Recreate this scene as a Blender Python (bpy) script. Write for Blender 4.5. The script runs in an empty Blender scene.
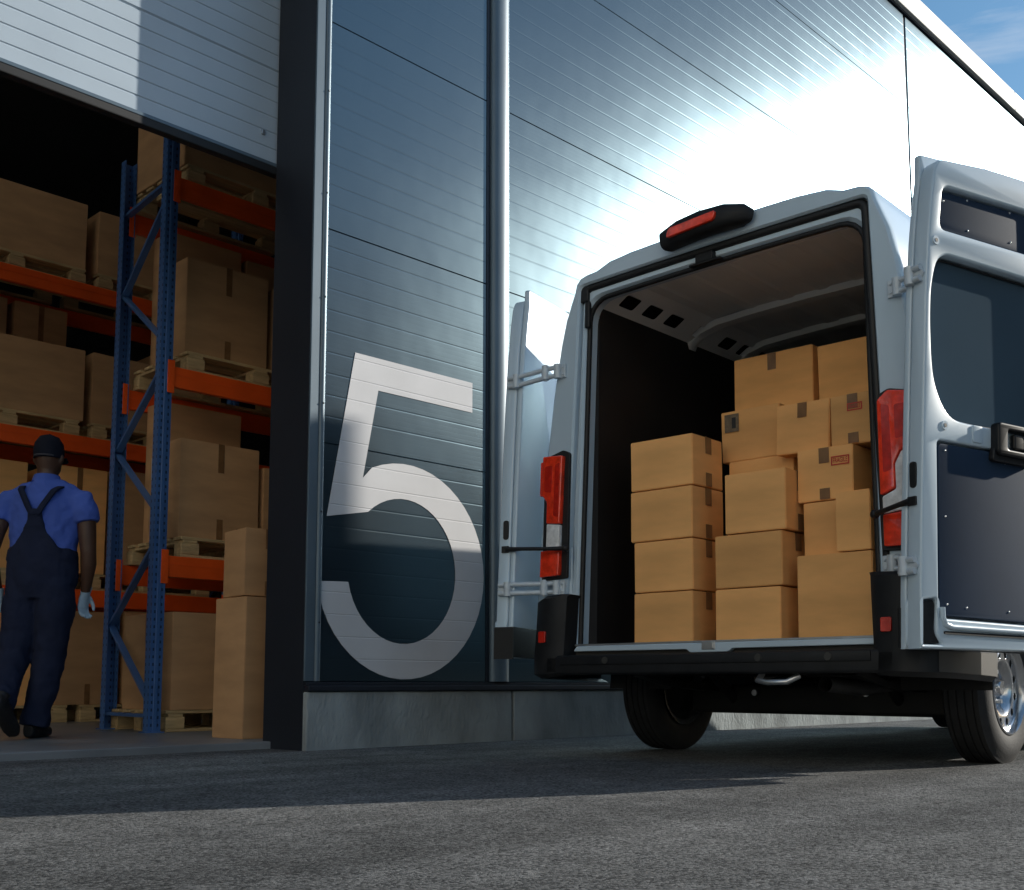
import bpy, bmesh, math, random
from mathutils import Vector, Matrix
random.seed(7)
R = math.radians
S = bpy.context.scene
COL = S.collection

# ---------------------------------------------------------------- scene, camera, light
S.render.engine = 'CYCLES'
S.view_settings.view_transform = 'Standard'
S.view_settings.look = 'None'
S.view_settings.exposure = EXPO = 0.48
S.view_settings.gamma = 1.0
S.view_settings.use_curve_mapping = False

YAW, PITCH, CAM_H, CAM_D, FOC = R(44.6), R(6.28), 0.36, 5.134, 1120.8
cam = bpy.data.cameras.new('camera')
cam.sensor_width = 36.0
cam.lens = FOC / 1024 * 36.0
cam.shift_y = 115.8 / 1024
cam.clip_end = 3000
cam_o = bpy.data.objects.new('camera', cam)
COL.objects.link(cam_o)
cam_o.location = (0, -CAM_D, CAM_H)
cam_o.rotation_euler = (R(90) + PITCH, 0, YAW - R(90))
S.camera = cam_o

SUN_E = R(20.8)
SUN_H = Vector((0.908, -0.420, 0)).normalized()
sun_dir = (SUN_H * math.cos(SUN_E) + Vector((0, 0, math.sin(SUN_E)))).normalized()
sl = bpy.data.lights.new('sun', 'SUN')
sl.energy = 3.7
sl.angle = R(0.53)
sl.color = (1.0, 0.94, 0.83)
so = bpy.data.objects.new('sun', sl)
COL.objects.link(so)
so.rotation_euler = sun_dir.to_track_quat('Z', 'Y').to_euler()

w = bpy.data.worlds.new('World')
S.world = w
w.use_nodes = True
nt = w.node_tree
bg = nt.nodes['Background']
sky = nt.nodes.new('ShaderNodeTexSky')
sky.sky_type = 'NISHITA'
sky.sun_disc = False
sky.sun_elevation = SUN_E
sky.sun_rotation = math.atan2(SUN_H.x, SUN_H.y)
sky.air_density = 1.0
sky.dust_density = 0.6
sky.ozone_density = 3.0
tc = nt.nodes.new('ShaderNodeTexCoord')
mp = nt.nodes.new('ShaderNodeMapping')
mp.inputs['Scale'].default_value = (1.6, 2.6, 6.0)
mp.inputs['Rotation'].default_value = (0, 0, R(25))
no = nt.nodes.new('ShaderNodeTexNoise')
no.inputs['Scale'].default_value = 2.3
no.inputs['Detail'].default_value = 7
no.inputs['Roughness'].default_value = 0.6
no.inputs['Distortion'].default_value = 0.5
cr = nt.nodes.new('ShaderNodeValToRGB')
cr.color_ramp.elements[0].position = 0.52
cr.color_ramp.elements[0].color = (0, 0, 0, 1)
cr.color_ramp.elements[1].position = 0.80
cr.color_ramp.elements[1].color = (0.5, 0.5, 0.5, 1)
mx = nt.nodes.new('ShaderNodeMixRGB')
mx.inputs['Color2'].default_value = (6.0, 6.1, 6.3, 1)
L = nt.links.new
L(tc.outputs['Generated'], mp.inputs['Vector'])
L(mp.outputs['Vector'], no.inputs['Vector'])
L(no.outputs['Fac'], cr.inputs['Fac'])
L(cr.outputs['Color'], mx.inputs['Fac'])
hsv = nt.nodes.new('ShaderNodeHueSaturation')
hsv.inputs['Saturation'].default_value = 1.12
hsv.inputs['Hue'].default_value = 0.487
L(sky.outputs['Color'], hsv.inputs['Color'])
L(hsv.outputs['Color'], mx.inputs['Color1'])
L(mx.outputs['Color'], bg.inputs['Color'])
bg.inputs['Strength'].default_value = 0.108

# ---------------------------------------------------------------- materials
def mat(name, col, rough=0.5, metal=0.0, var=0.0, scale=6.0, bump=0.0, bscale=60.0, spec=0.5,
        coat=0.0, stretch=(1, 1, 1), rvar=0.0, rnd=0.0, trans=0.0):
    m = bpy.data.materials.new(name)
    m.use_nodes = True
    t = m.node_tree
    p = t.nodes['Principled BSDF']
    p.inputs['Base Color'].default_value = (*col, 1)
    p.inputs['Roughness'].default_value = rough
    p.inputs['Metallic'].default_value = metal
    p.inputs['Specular IOR Level'].default_value = spec
    p.inputs['Coat Weight'].default_value = coat
    p.inputs['Coat Roughness'].default_value = 0.08
    p.inputs['Transmission Weight'].default_value = trans
    c = t.nodes.new('ShaderNodeTexCoord')
    mpn = t.nodes.new('ShaderNodeMapping')
    mpn.inputs['Scale'].default_value = stretch
    t.links.new(c.outputs['Object'], mpn.inputs['Vector'])
    if var > 0 or rnd > 0:
        n = t.nodes.new('ShaderNodeTexNoise')
        n.inputs['Scale'].default_value = scale
        n.inputs['Detail'].default_value = 6
        t.links.new(mpn.outputs['Vector'], n.inputs['Vector'])
        mr = t.nodes.new('ShaderNodeMapRange')
        mr.inputs['From Min'].default_value = 0.3
        mr.inputs['From Max'].default_value = 0.7
        mr.inputs['To Min'].default_value = 1 - var
        mr.inputs['To Max'].default_value = 1 + var
        t.links.new(n.outputs['Fac'], mr.inputs['Value'])
        hs = t.nodes.new('ShaderNodeHueSaturation')
        hs.inputs['Color'].default_value = (*col, 1)
        val = mr.outputs['Result']
        if rnd > 0:
            oi = t.nodes.new('ShaderNodeObjectInfo')
            r2 = t.nodes.new('ShaderNodeMapRange')
            r2.inputs['To Min'].default_value = 1 - rnd
            r2.inputs['To Max'].default_value = 1 + rnd
            t.links.new(oi.outputs['Random'], r2.inputs['Value'])
            mu = t.nodes.new('ShaderNodeMath')
            mu.operation = 'MULTIPLY'
            t.links.new(val, mu.inputs[0])
            t.links.new(r2.outputs['Result'], mu.inputs[1])
            val = mu.outputs[0]
        t.links.new(val, hs.inputs['Value'])
        t.links.new(hs.outputs['Color'], p.inputs['Base Color'])
        if rvar > 0:
            m3 = t.nodes.new('ShaderNodeMapRange')
            m3.inputs['From Min'].default_value = 0.3
            m3.inputs['From Max'].default_value = 0.7
            m3.inputs['To Min'].default_value = max(0.02, rough - rvar)
            m3.inputs['To Max'].default_value = rough + rvar
            t.links.new(n.outputs['Fac'], m3.inputs['Value'])
            t.links.new(m3.outputs['Result'], p.inputs['Roughness'])
    if bump > 0:
        b = t.nodes.new('ShaderNodeBump')
        b.inputs['Strength'].default_value = bump
        b.inputs['Distance'].default_value = 0.02
        n2 = t.nodes.new('ShaderNodeTexNoise')
        n2.inputs['Scale'].default_value = bscale
        n2.inputs['Detail'].default_value = 5
        t.links.new(mpn.outputs['Vector'], n2.inputs['Vector'])
        t.links.new(n2.outputs['Fac'], b.inputs['Height'])
        t.links.new(b.outputs['Normal'], p.inputs['Normal'])
    return m

def rib_bump(m, period, width, strength, dist=0.004, micro=0.0):
    """horizontal grooves (object Z) added as bump to a material"""
    t = m.node_tree
    p = t.nodes['Principled BSDF']
    c = t.nodes.new('ShaderNodeTexCoord')
    s = t.nodes.new('ShaderNodeSeparateXYZ')
    t.links.new(c.outputs['Object'], s.inputs[0])
    def wav(per, wid):
        d = t.nodes.new('ShaderNodeMath'); d.operation = 'PINGPONG'
        d.inputs[1].default_value = per / 2
        t.links.new(s.outputs['Z'], d.inputs[0])
        r = t.nodes.new('ShaderNodeMapRange')
        r.inputs['From Min'].default_value = 0
        r.inputs['From Max'].default_value = wid
        t.links.new(d.outputs[0], r.inputs['Value'])
        return r.outputs['Result']
    out = wav(period, width)
    if micro > 0:
        o2 = wav(micro, micro / 2)
        a = t.nodes.new('ShaderNodeMath'); a.operation = 'MULTIPLY_ADD'
        t.links.new(o2, a.inputs[0]); a.inputs[1].default_value = 0.12
        t.links.new(out, a.inputs[2]); out = a.outputs[0]
    b = t.nodes.new('ShaderNodeBump')
    b.inputs['Strength'].default_value = strength
    b.inputs['Distance'].default_value = dist
    t.links.new(out, b.inputs['Height'])
    old = p.inputs['Normal'].links
    if old:
        t.links.new(old[0].from_socket, b.inputs['Normal'])
    t.links.new(b.outputs['Normal'], p.inputs['Normal'])
    return m

M = {}
def coated_metal():
    m = bpy.data.materials.new('coated wall panel'); m.use_nodes = True
    t = m.node_tree
    for n in list(t.nodes):
        if n.type != 'OUTPUT_MATERIAL': t.nodes.remove(n)
    out = [n for n in t.nodes if n.type == 'OUTPUT_MATERIAL'][0]
    c = t.nodes.new('ShaderNodeTexCoord')
    n = t.nodes.new('ShaderNodeTexNoise'); n.inputs['Scale'].default_value = 1.1; n.inputs['Detail'].default_value = 6
    t.links.new(c.outputs['Object'], n.inputs['Vector'])
    ramp = t.nodes.new('ShaderNodeValToRGB')
    ramp.color_ramp.elements[0].position = 0.3; ramp.color_ramp.elements[0].color = (0.013, 0.020, 0.027, 1)
    ramp.color_ramp.elements[1].position = 0.7; ramp.color_ramp.elements[1].color = (0.016, 0.024, 0.032, 1)
    t.links.new(n.outputs['Fac'], ramp.inputs['Fac'])
    d = t.nodes.new('ShaderNodeBsdfDiffuse'); t.links.new(ramp.outputs['Color'], d.inputs['Color'])
    g = t.nodes.new('ShaderNodeBsdfGlossy'); g.distribution = 'BECKMANN'
    g.inputs['Color'].default_value = (0.60, 0.86, 1.0, 1)
    mr = t.nodes.new('ShaderNodeMapRange'); mr.inputs['From Min'].default_value = 0.3; mr.inputs['From Max'].default_value = 0.7
    mr.inputs['To Min'].default_value = 0.305; mr.inputs['To Max'].default_value = 0.325
    t.links.new(n.outputs['Fac'], mr.inputs['Value']); t.links.new(mr.outputs['Result'], g.inputs['Roughness'])
    f = t.nodes.new('ShaderNodeFresnel'); f.inputs['IOR'].default_value = 2.25
    # fine horizontal stucco lines of the sheet
    sx = t.nodes.new('ShaderNodeSeparateXYZ'); t.links.new(c.outputs['Object'], sx.inputs[0])
    pp = t.nodes.new('ShaderNodeMath'); pp.operation = 'PINGPONG'; pp.inputs[1].default_value = 0.03125 / 2
    t.links.new(sx.outputs['Z'], pp.inputs[0])
    r2 = t.nodes.new('ShaderNodeMapRange'); r2.inputs['From Max'].default_value = 0.004
    t.links.new(pp.outputs[0], r2.inputs['Value'])
    b = t.nodes.new('ShaderNodeBump'); b.inputs['Strength'].default_value = 0.03; b.inputs['Distance'].default_value = 0.002
    t.links.new(r2.outputs['Result'], b.inputs['Height'])
    b2 = t.nodes.new('ShaderNodeBump'); b2.inputs['Strength'].default_value = 0.07; b2.inputs['Distance'].default_value = 0.02
    n2 = t.nodes.new('ShaderNodeTexNoise'); n2.inputs['Scale'].default_value = 2.5
    t.links.new(c.outputs['Object'], n2.inputs['Vector']); t.links.new(n2.outputs['Fac'], b2.inputs['Height'])
    t.links.new(b.outputs['Normal'], b2.inputs['Normal'])
    for q in (d, g, f): t.links.new(b2.outputs['Normal'], q.inputs['Normal'])
    g2 = t.nodes.new('ShaderNodeBsdfGlossy'); g2.distribution = 'BECKMANN'; g2.inputs['Roughness'].default_value = 0.42
    g2.inputs['Color'].default_value = (0.80, 0.90, 0.97, 1); t.links.new(b2.outputs['Normal'], g2.inputs['Normal'])
    mg = t.nodes.new('ShaderNodeMixShader'); mg.inputs[0].default_value = 0.08
    t.links.new(g.outputs[0], mg.inputs[1]); t.links.new(g2.outputs[0], mg.inputs[2])
    mx_ = t.nodes.new('ShaderNodeMixShader')
    t.links.new(f.outputs[0], mx_.inputs[0]); t.links.new(d.outputs[0], mx_.inputs[1]); t.links.new(mg.outputs[0], mx_.inputs[2])
    t.links.new(mx_.outputs[0], out.inputs['Surface'])
    return m
M['panel'] = coated_metal()
M['five'] = rib_bump(mat('white wall paint', (0.60, 0.60, 0.62), 0.6, 0, 0.05, 3, 0.02, 8, spec=0.2), 0.125, 0.005, 0.6, 0.003)
M['trim'] = mat('trim metal', (0.11, 0.155, 0.195), 0.42, 0.25, 0.10, 2, 0.02, 6)
M['darktrim'] = mat('dark trim', (0.016, 0.020, 0.030), 0.42, 0.1, 0.15, 3)
M['jamb'] = mat('door jamb', (0.012, 0.016, 0.025), 0.55, 0, 0.12, 2)
M['sdoor'] = mat('sectional door', (0.42, 0.50, 0.58), 0.42, 0, 0.05, 2, 0.02, 4)
M['rubber'] = mat('black rubber', (0.012, 0.012, 0.013), 0.6, 0, 0.2, 8)
M['concrete'] = mat('plinth concrete', (0.27, 0.30, 0.31), 0.85, 0, 0.32, 3.5, 0.5, 40, spec=0.2, stretch=(1, 1, 0.5))
M['cream'] = mat('cream render', (0.80, 0.73, 0.62), 0.85, 0, 0.06, 1.0, spec=0.1)
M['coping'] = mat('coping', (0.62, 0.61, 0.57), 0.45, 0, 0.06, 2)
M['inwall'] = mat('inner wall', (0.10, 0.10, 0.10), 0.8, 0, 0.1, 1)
M['floorc'] = mat('concrete floor', (0.20, 0.21, 0.22), 0.42, 0, 0.25, 1.5, 0.15, 30, rvar=0.12)
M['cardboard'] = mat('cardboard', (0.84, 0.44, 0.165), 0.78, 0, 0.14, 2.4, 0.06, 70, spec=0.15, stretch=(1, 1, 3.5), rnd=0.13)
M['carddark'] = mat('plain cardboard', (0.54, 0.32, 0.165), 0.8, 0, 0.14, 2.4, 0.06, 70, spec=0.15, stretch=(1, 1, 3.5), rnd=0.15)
M['tape'] = mat('parcel tape', (0.24, 0.125, 0.055), 0.28, 0, 0.22, 14)
M['white_label'] = mat('paper label', (0.65, 0.65, 0.63), 0.6)
M['grey_label'] = mat('grey label', (0.16, 0.115, 0.07), 0.5, 0, 0.25, 60)
M['redink'] = mat('red ink', (0.55, 0.045, 0.03), 0.6)
M['blackink'] = mat('black ink', (0.02, 0.02, 0.02), 0.6)
M['pallet'] = mat('pallet wood', (0.58, 0.42, 0.22), 0.8, 0, 0.22, 5, 0.3, 30, spec=0.2, stretch=(1, 6, 6), rnd=0.1)
M['blue'] = mat('blue paint', (0.060, 0.150, 0.37), 0.38, 0, 0.12, 5, 0.02, 20)
M['orange'] = mat('orange paint', (0.95, 0.115, 0.014), 0.40, 0, 0.10, 4, 0.02, 20)
M['white'] = mat('white van paint', (0.52, 0.64, 0.74), 0.30, 0, 0.05, 1.5, 0.0, 4, coat=0.6)
M['whitein'] = mat('inner sheet metal', (0.82, 0.86, 0.87), 0.5, 0, 0.05, 3)
M['plastic'] = mat('black plastic', (0.013, 0.014, 0.016), 0.55, 0, 0.2, 12, 0.08, 220, spec=0.3)
M['gplastic'] = mat('grey plastic', (0.040, 0.038, 0.035), 0.55, 0, 0.12, 10, 0.12, 220)
M['handle'] = mat('handle plastic', (0.008, 0.009, 0.011), 0.35, spec=0.25)
M['seal'] = mat('door seal', (0.008, 0.008, 0.009), 0.55)
M['liner'] = mat('dark liner', (0.014, 0.012, 0.012), 0.55, 0, 0.25, 4)
M['liner2'] = mat('wheel arch cover', (0.09, 0.095, 0.11), 0.55, 0, 0.1, 4)
M['ply'] = mat('dark load floor', (0.05, 0.045, 0.04), 0.6, 0, 0.2, 5)
M['trimpanel'] = mat('door trim', (0.018, 0.036, 0.070), 0.7, 0, 0.14, 2.2, 0.01, 90, spec=0.12)
M['glass'] = mat('dark window', (0.055, 0.090, 0.125), 0.12, 0, 0.1, 1.5, spec=0.4)
M['red'] = mat('red lens', (0.90, 0.050, 0.016), 0.14, 0, 0.30, 22, 0.10, 45, coat=0.8)
M['darkred'] = mat('dark red lens', (0.55, 0.02, 0.01), 0.2, 0, 0.25, 26, 0.10, 45, coat=0.6)
M['clear'] = mat('clear lens', (0.74, 0.75, 0.76), 0.14, 0, 0.25, 24, 0.12, 50, coat=0.8)
M['steel'] = mat('zinc steel', (0.50, 0.52, 0.54), 0.32, 0.85, 0.15, 10)
M['hinge'] = mat('hinge metal', (0.56, 0.63, 0.69), 0.42, 0.1, 0.12, 20)
M['chrome'] = mat('wheel steel', (0.55, 0.56, 0.58), 0.22, 0.9, 0.10, 6)
M['tyre'] = mat('tyre rubber', (0.017, 0.017, 0.018), 0.75, 0, 0.25, 20, 0.1, 120)
M['under'] = mat('chassis black', (0.012, 0.012, 0.012), 0.65, 0, 0.3, 8)
M['skin'] = mat('skin', (0.085, 0.042, 0.026), 0.5, 0, 0.12, 10, 0.05, 80)
M['shirt'] = mat('blue shirt', (0.075, 0.135, 0.50), 0.85, 0, 0.12, 7, 0.25, 9, spec=0.15)
M['navy'] = mat('navy twill', (0.018, 0.024, 0.052), 0.88, 0, 0.18, 6, 0.3, 8, spec=0.15)
M['cap'] = mat('navy cap', (0.012, 0.014, 0.024), 0.85, 0, 0.15, 10, 0.1, 90, spec=0.15)
M['capband'] = mat('cap strap', (0.045, 0.045, 0.055), 0.8)
M['glove'] = mat('pale blue glove', (0.42, 0.56, 0.68), 0.6, 0, 0.12, 14, 0.2, 40)
M['shoe'] = mat('black shoe', (0.012, 0.012, 0.014), 0.55, 0, 0.2, 10)

def fill_rooflight():  # warm translucent sheet, added to brighten the racks inside
    m = bpy.data.materials.new('translucent rooflight'); m.use_nodes = True
    t = m.node_tree
    out = [n for n in t.nodes if n.type == 'OUTPUT_MATERIAL'][0]
    a = t.nodes.new('ShaderNodeBsdfTranslucent'); a.inputs['Color'].default_value = (0.92, 0.82, 0.66, 1)
    t.links.new(a.outputs[0], out.inputs['Surface'])
    return m
M['fill_rooflight'] = fill_rooflight()
# asphalt
def asphalt():
    m = bpy.data.materials.new('asphalt'); m.use_nodes = True
    t = m.node_tree; p = t.nodes['Principled BSDF']
    c = t.nodes.new('ShaderNodeTexCoord')
    def noise(s, d=4, r=0.6):
        n = t.nodes.new('ShaderNodeTexNoise'); n.inputs['Scale'].default_value = s
        n.inputs['Detail'].default_value = d; n.inputs['Roughness'].default_value = r
        t.links.new(c.outputs['Object'], n.inputs['Vector']); return n
    v = t.nodes.new('ShaderNodeTexVoronoi'); v.inputs['Scale'].default_value = 130
    t.links.new(c.outputs['Object'], v.inputs['Vector'])
    big = noise(0.55, 6); mid = noise(6, 5); fine = noise(160, 3)
    ramp = t.nodes.new('ShaderNodeValToRGB')
    ramp.color_ramp.elements[0].position = 0.32; ramp.color_ramp.elements[0].color = (0.088, 0.092, 0.097, 1)
    ramp.color_ramp.elements[1].position = 0.70; ramp.color_ramp.elements[1].color = (0.172, 0.176, 0.180, 1)
    t.links.new(big.outputs['Fac'], ramp.inputs['Fac'])
    sp = t.nodes.new('ShaderNodeValToRGB')     # aggregate stones, each of its own tone
    sp.color_ramp.elements[0].position = 0.0; sp.color_ramp.elements[0].color = (0.32, 0.32, 0.32, 1)
    sp.color_ramp.elements[1].position = 1.0; sp.color_ramp.elements[1].color = (2.0, 1.95, 1.88, 1)
    sx = t.nodes.new('ShaderNodeSeparateXYZ')
    t.links.new(v.outputs['Color'], sx.inputs[0])
    t.links.new(sx.outputs['X'], sp.inputs['Fac'])
    mu = t.nodes.new('ShaderNodeMixRGB'); mu.blend_type = 'MULTIPLY'; mu.inputs['Fac'].default_value = 0.9
    t.links.new(ramp.outputs['Color'], mu.inputs['Color1']); t.links.new(sp.outputs['Color'], mu.inputs['Color2'])
    mm = t.nodes.new('ShaderNodeMapRange'); mm.inputs['From Min'].default_value = 0.3; mm.inputs['From Max'].default_value = 0.7
    mm.inputs['To Min'].default_value = 0.78; mm.inputs['To Max'].default_value = 1.2
    t.links.new(mid.outputs['Fac'], mm.inputs['Value'])
    mp2 = t.nodes.new('ShaderNodeMapping'); mp2.inputs['Scale'].default_value = (0.12, 1.5, 1); mp2.inputs['Rotation'].default_value = (0, 0, R(-8))
    t.links.new(c.outputs['Object'], mp2.inputs['Vector'])
    ln = t.nodes.new('ShaderNodeTexNoise'); ln.inputs['Scale'].default_value = 1.6; ln.inputs['Detail'].default_value = 5
    t.links.new(mp2.outputs['Vector'], ln.inputs['Vector'])
    lm = t.nodes.new('ShaderNodeMapRange'); lm.inputs['From Min'].default_value = 0.35; lm.inputs['From Max'].default_value = 0.65
    lm.inputs['To Min'].default_value = 0.78; lm.inputs['To Max'].default_value = 1.18
    t.links.new(ln.outputs['Fac'], lm.inputs['Value'])
    lx = t.nodes.new('ShaderNodeMath'); lx.operation = 'MULTIPLY'
    t.links.new(mm.outputs['Result'], lx.inputs[0]); t.links.new(lm.outputs['Result'], lx.inputs[1])
    hs = t.nodes.new('ShaderNodeHueSaturation')
    t.links.new(mu.outputs['Color'], hs.inputs['Color']); t.links.new(lx.outputs[0], hs.inputs['Value'])
    t.links.new(hs.outputs['Color'], p.inputs['Base Color'])
    p.inputs['Roughness'].default_value = 0.85; p.inputs['Specular IOR Level'].default_value = 0.12
    b1 = t.nodes.new('ShaderNodeBump'); b1.inputs['Strength'].default_value = 1.0; b1.inputs['Distance'].default_value = 0.012
    inv = t.nodes.new('ShaderNodeMath'); inv.operation = 'SUBTRACT'; inv.inputs[0].default_value = 1.0
    t.links.new(v.outputs['Distance'], inv.inputs[1])
    gr = noise(120, 4, 0.7)
    mh = t.nodes.new('ShaderNodeMath'); mh.operation = 'MULTIPLY_ADD'
    t.links.new(inv.outputs[0], mh.inputs[0]); mh.inputs[1].default_value = 0.25
    t.links.new(gr.outputs['Fac'], mh.inputs[2])
    t.links.new(mh.outputs[0], b1.inputs['Height'])
    b2 = t.nodes.new('ShaderNodeBump'); b2.inputs['Strength'].default_value = 0.5; b2.inputs['Distance'].default_value = 0.02
    t.links.new(mid.outputs['Fac'], b2.inputs['Height']); t.links.new(b1.outputs['Normal'], b2.inputs['Normal'])
    t.links.new(b2.outputs['Normal'], p.inputs['Normal'])
    return m
M['asphalt'] = asphalt()

def perforated():
    """blue paint with the rows of punched slots of a rack upright"""
    m = mat('perforated blue', (0.060, 0.150, 0.37), 0.38, 0, 0.12, 5)
    t = m.node_tree; p = t.nodes['Principled BSDF']
    c = t.nodes.new('ShaderNodeTexCoord'); s = t.nodes.new('ShaderNodeSeparateXYZ')
    t.links.new(c.outputs['Object'], s.inputs[0])
    d = t.nodes.new('ShaderNodeMath'); d.operation = 'PINGPONG'; d.inputs[1].default_value = 0.025
    t.links.new(s.outputs['Z'], d.inputs[0])
    l1 = t.nodes.new('ShaderNodeMath'); l1.operation = 'LESS_THAN'; l1.inputs[1].default_value = 0.010
    t.links.new(d.outputs[0], l1.inputs[0])
    mask = None
    for ax, off in (('X', 0.024), ('Y', 0.024)):
        a = t.nodes.new('ShaderNodeMath'); a.operation = 'ABSOLUTE'; t.links.new(s.outputs[ax], a.inputs[0])
        a2 = t.nodes.new('ShaderNodeMath'); a2.operation = 'SUBTRACT'; t.links.new(a.outputs[0], a2.inputs[0]); a2.inputs[1].default_value = off
        a3 = t.nodes.new('ShaderNodeMath'); a3.operation = 'ABSOLUTE'; t.links.new(a2.outputs[0], a3.inputs[0])
        a4 = t.nodes.new('ShaderNodeMath'); a4.operation = 'LESS_THAN'; t.links.new(a3.outputs[0], a4.inputs[0]); a4.inputs[1].default_value = 0.006
        if mask is None: mask = a4
        else:
            o = t.nodes.new('ShaderNodeMath'); o.operation = 'MAXIMUM'
            t.links.new(mask.outputs[0], o.inputs[0]); t.links.new(a4.outputs[0], o.inputs[1]); mask = o
    mu = t.nodes.new('ShaderNodeMath'); mu.operation = 'MULTIPLY'
    t.links.new(l1.outputs[0], mu.inputs[0]); t.links.new(mask.outputs[0], mu.inputs[1])
    mixn = t.nodes.new('ShaderNodeMixRGB')
    src = p.inputs['Base Color'].links[0].from_socket
    t.links.new(mu.outputs[0], mixn.inputs['Fac']); t.links.new(src, mixn.inputs['Color1'])
    mixn.inputs['Color2'].default_value = (0.014, 0.034, 0.09, 1)
    t.links.new(mixn.outputs['Color'], p.inputs['Base Color'])
    return m
M['perf'] = perforated()

# ---------------------------------------------------------------- helpers
def link(name, me, m, parent=None, smooth=None):
    o = bpy.data.objects.new(name, me)
    COL.objects.link(o)
    if m is not None:
        me.materials.clear()
        me.materials.append(m)
    if parent is not None:
        o.parent = parent
    if smooth is not None:
        me.shade_smooth()
        try:
            me.set_sharp_from_angle(angle=R(smooth))
        except Exception:
            pass
    return o

def tag(o, label=None, cat=None, group=None, kind=None):
    if label: o['label'] = label
    if cat: o['category'] = cat
    if group: o['group'] = group
    if kind: o['kind'] = kind
    return o

def thing(name, label, cat, loc=(0, 0, 0), rz=0.0, group=None):
    o = bpy.data.objects.new(name, None)
    o.empty_display_size = 0.1
    COL.objects.link(o)
    o.location = loc
    o.rotation_euler = (0, 0, rz)
    return tag(o, label, cat, group)

class MB:
    def __init__(s, f=None):
        s.bm = bmesh.new(); s.f = f or (lambda p: Vector(p))
    def v(s, p): return s.bm.verts.new(s.f(p))
    def box(s, a, b, bev=0.0, seg=2, mtx=None):
        a = Vector(a); b = Vector(b)
        t = bmesh.new()
        bmesh.ops.create_cube(t, size=1.0)
        for q in t.verts:
            q.co = Vector(((a.x + b.x) / 2 + q.co.x * (b.x - a.x), (a.y + b.y) / 2 + q.co.y * (b.y - a.y), (a.z + b.z) / 2 + q.co.z * (b.z - a.z)))
        if bev > 0:
            bmesh.ops.bevel(t, geom=t.edges[:], offset=bev, segments=seg, affect='EDGES', profile=0.5)
        s.add(t, mtx); return s
    def add(s, t, mtx=None):
        mp_ = {}
        for q in t.verts:
            c = mtx @ q.co if mtx else q.co
            mp_[q] = s.v(c)
        for fc in t.faces:
            try: s.bm.faces.new([mp_[q] for q in fc.verts])
            except ValueError: pass
        t.free()
    def add_mesh(s, me, mtx=None):
        t = bmesh.new(); t.from_mesh(me); s.add(t, mtx); return s
    def grid(s, rows, close_u=False, close_v=False):
        vs = [[s.v(p) for p in r] for r in rows]
        n = len(vs); k = len(vs[0])
        for i in range(n if close_v else n - 1):
            for j in range(k if close_u else k - 1):
                q = [vs[i][j], vs[i][(j + 1) % k], vs[(i + 1) % n][(j + 1) % k], vs[(i + 1) % n][j]]
                try: s.bm.faces.new(q)
                except ValueError: pass
        return vs
    def tube(s, pts, r, seg=10, caps=True):
        pts = [Vector(p) for p in pts]
        rows = []; ref = None
        for i, p in enumerate(pts):
            d = (pts[min(i + 1, len(pts) - 1)] - pts[max(i - 1, 0)]).normalized()
            if ref is None:
                ref = d.orthogonal().normalized()
            ref = (ref - d * ref.dot(d)).normalized()
            b = d.cross(ref)
            rr = r[i] if isinstance(r, (list, tuple)) else r
            rows.append([p + (ref * math.cos(a) + b * math.sin(a)) * rr for a in [2 * math.pi * k / seg for k in range(seg)]])
        vs = s.grid(rows, close_u=True)
        if caps:
            s.bm.faces.new(vs[0][::-1]); s.bm.faces.new(vs[-1])
        return s
    def loft(s, nodes, seg=18, ref=(1, 0, 0), power=2.0):
        """nodes: (center, ra, rb) - ra along ref, rb across"""
        rows = []
        pts = [Vector(n[0]) for n in nodes]
        for i, n in enumerate(nodes):
            d = (pts[min(i + 1, len(pts) - 1)] - pts[max(i - 1, 0)]).normalized()
            rf = Vector(ref); rf = (rf - d * rf.dot(d)).normalized(); b = d.cross(rf)
            row = []
            for k in range(seg):
                a = 2 * math.pi * k / seg
                ca, sa = math.cos(a), math.sin(a)
                e = 2.0 / power
                row.append(pts[i] + rf * (n[1] * math.copysign(abs(ca) ** e, ca)) + b * (n[2] * math.copysign(abs(sa) ** e, sa)))
            rows.append(row)
        vs = s.grid(rows, close_u=True)
        s.bm.faces.new(vs[0][::-1]); s.bm.faces.new(vs[-1])
        return s
    def lathe(s, prof, axis_o, axis_d, ref, seg=48):
        """prof: list of (r, h) revolved around axis"""
        o = Vector(axis_o); d = Vector(axis_d).normalized(); rf = Vector(ref).normalized(); b = d.cross(rf)
        rows = []
        for k in range(seg):
            a = 2 * math.pi * k / seg
            e = rf * math.cos(a) + b * math.sin(a)
            rows.append([o + e * r + d * h for r, h in prof])
        s.grid(rows, close_v=True)
        return s
    def ball(s, c, r, sub=2):
        t = bmesh.new()
        bmesh.ops.create_icosphere(t, subdivisions=sub, radius=1.0)
        rr = Vector(r) if not isinstance(r, (int, float)) else Vector((r, r, r))
        for q in t.verts: q.co = Vector(c) + Vector((q.co.x * rr.x, q.co.y * rr.y, q.co.z * rr.z))
        s.add(t); return s
    def mesh(s, name):
        bmesh.ops.recalc_face_normals(s.bm, faces=s.bm.faces[:])
        me = bpy.data.meshes.new(name); s.bm.to_mesh(me); s.bm.free(); return me
    def build(s, name, m, parent=None, smooth=None, weld=0.0):
        if weld: bmesh.ops.remove_doubles(s.bm, verts=s.bm.verts[:], dist=weld)
        return link(name, s.mesh(name), m, parent, smooth)

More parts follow.
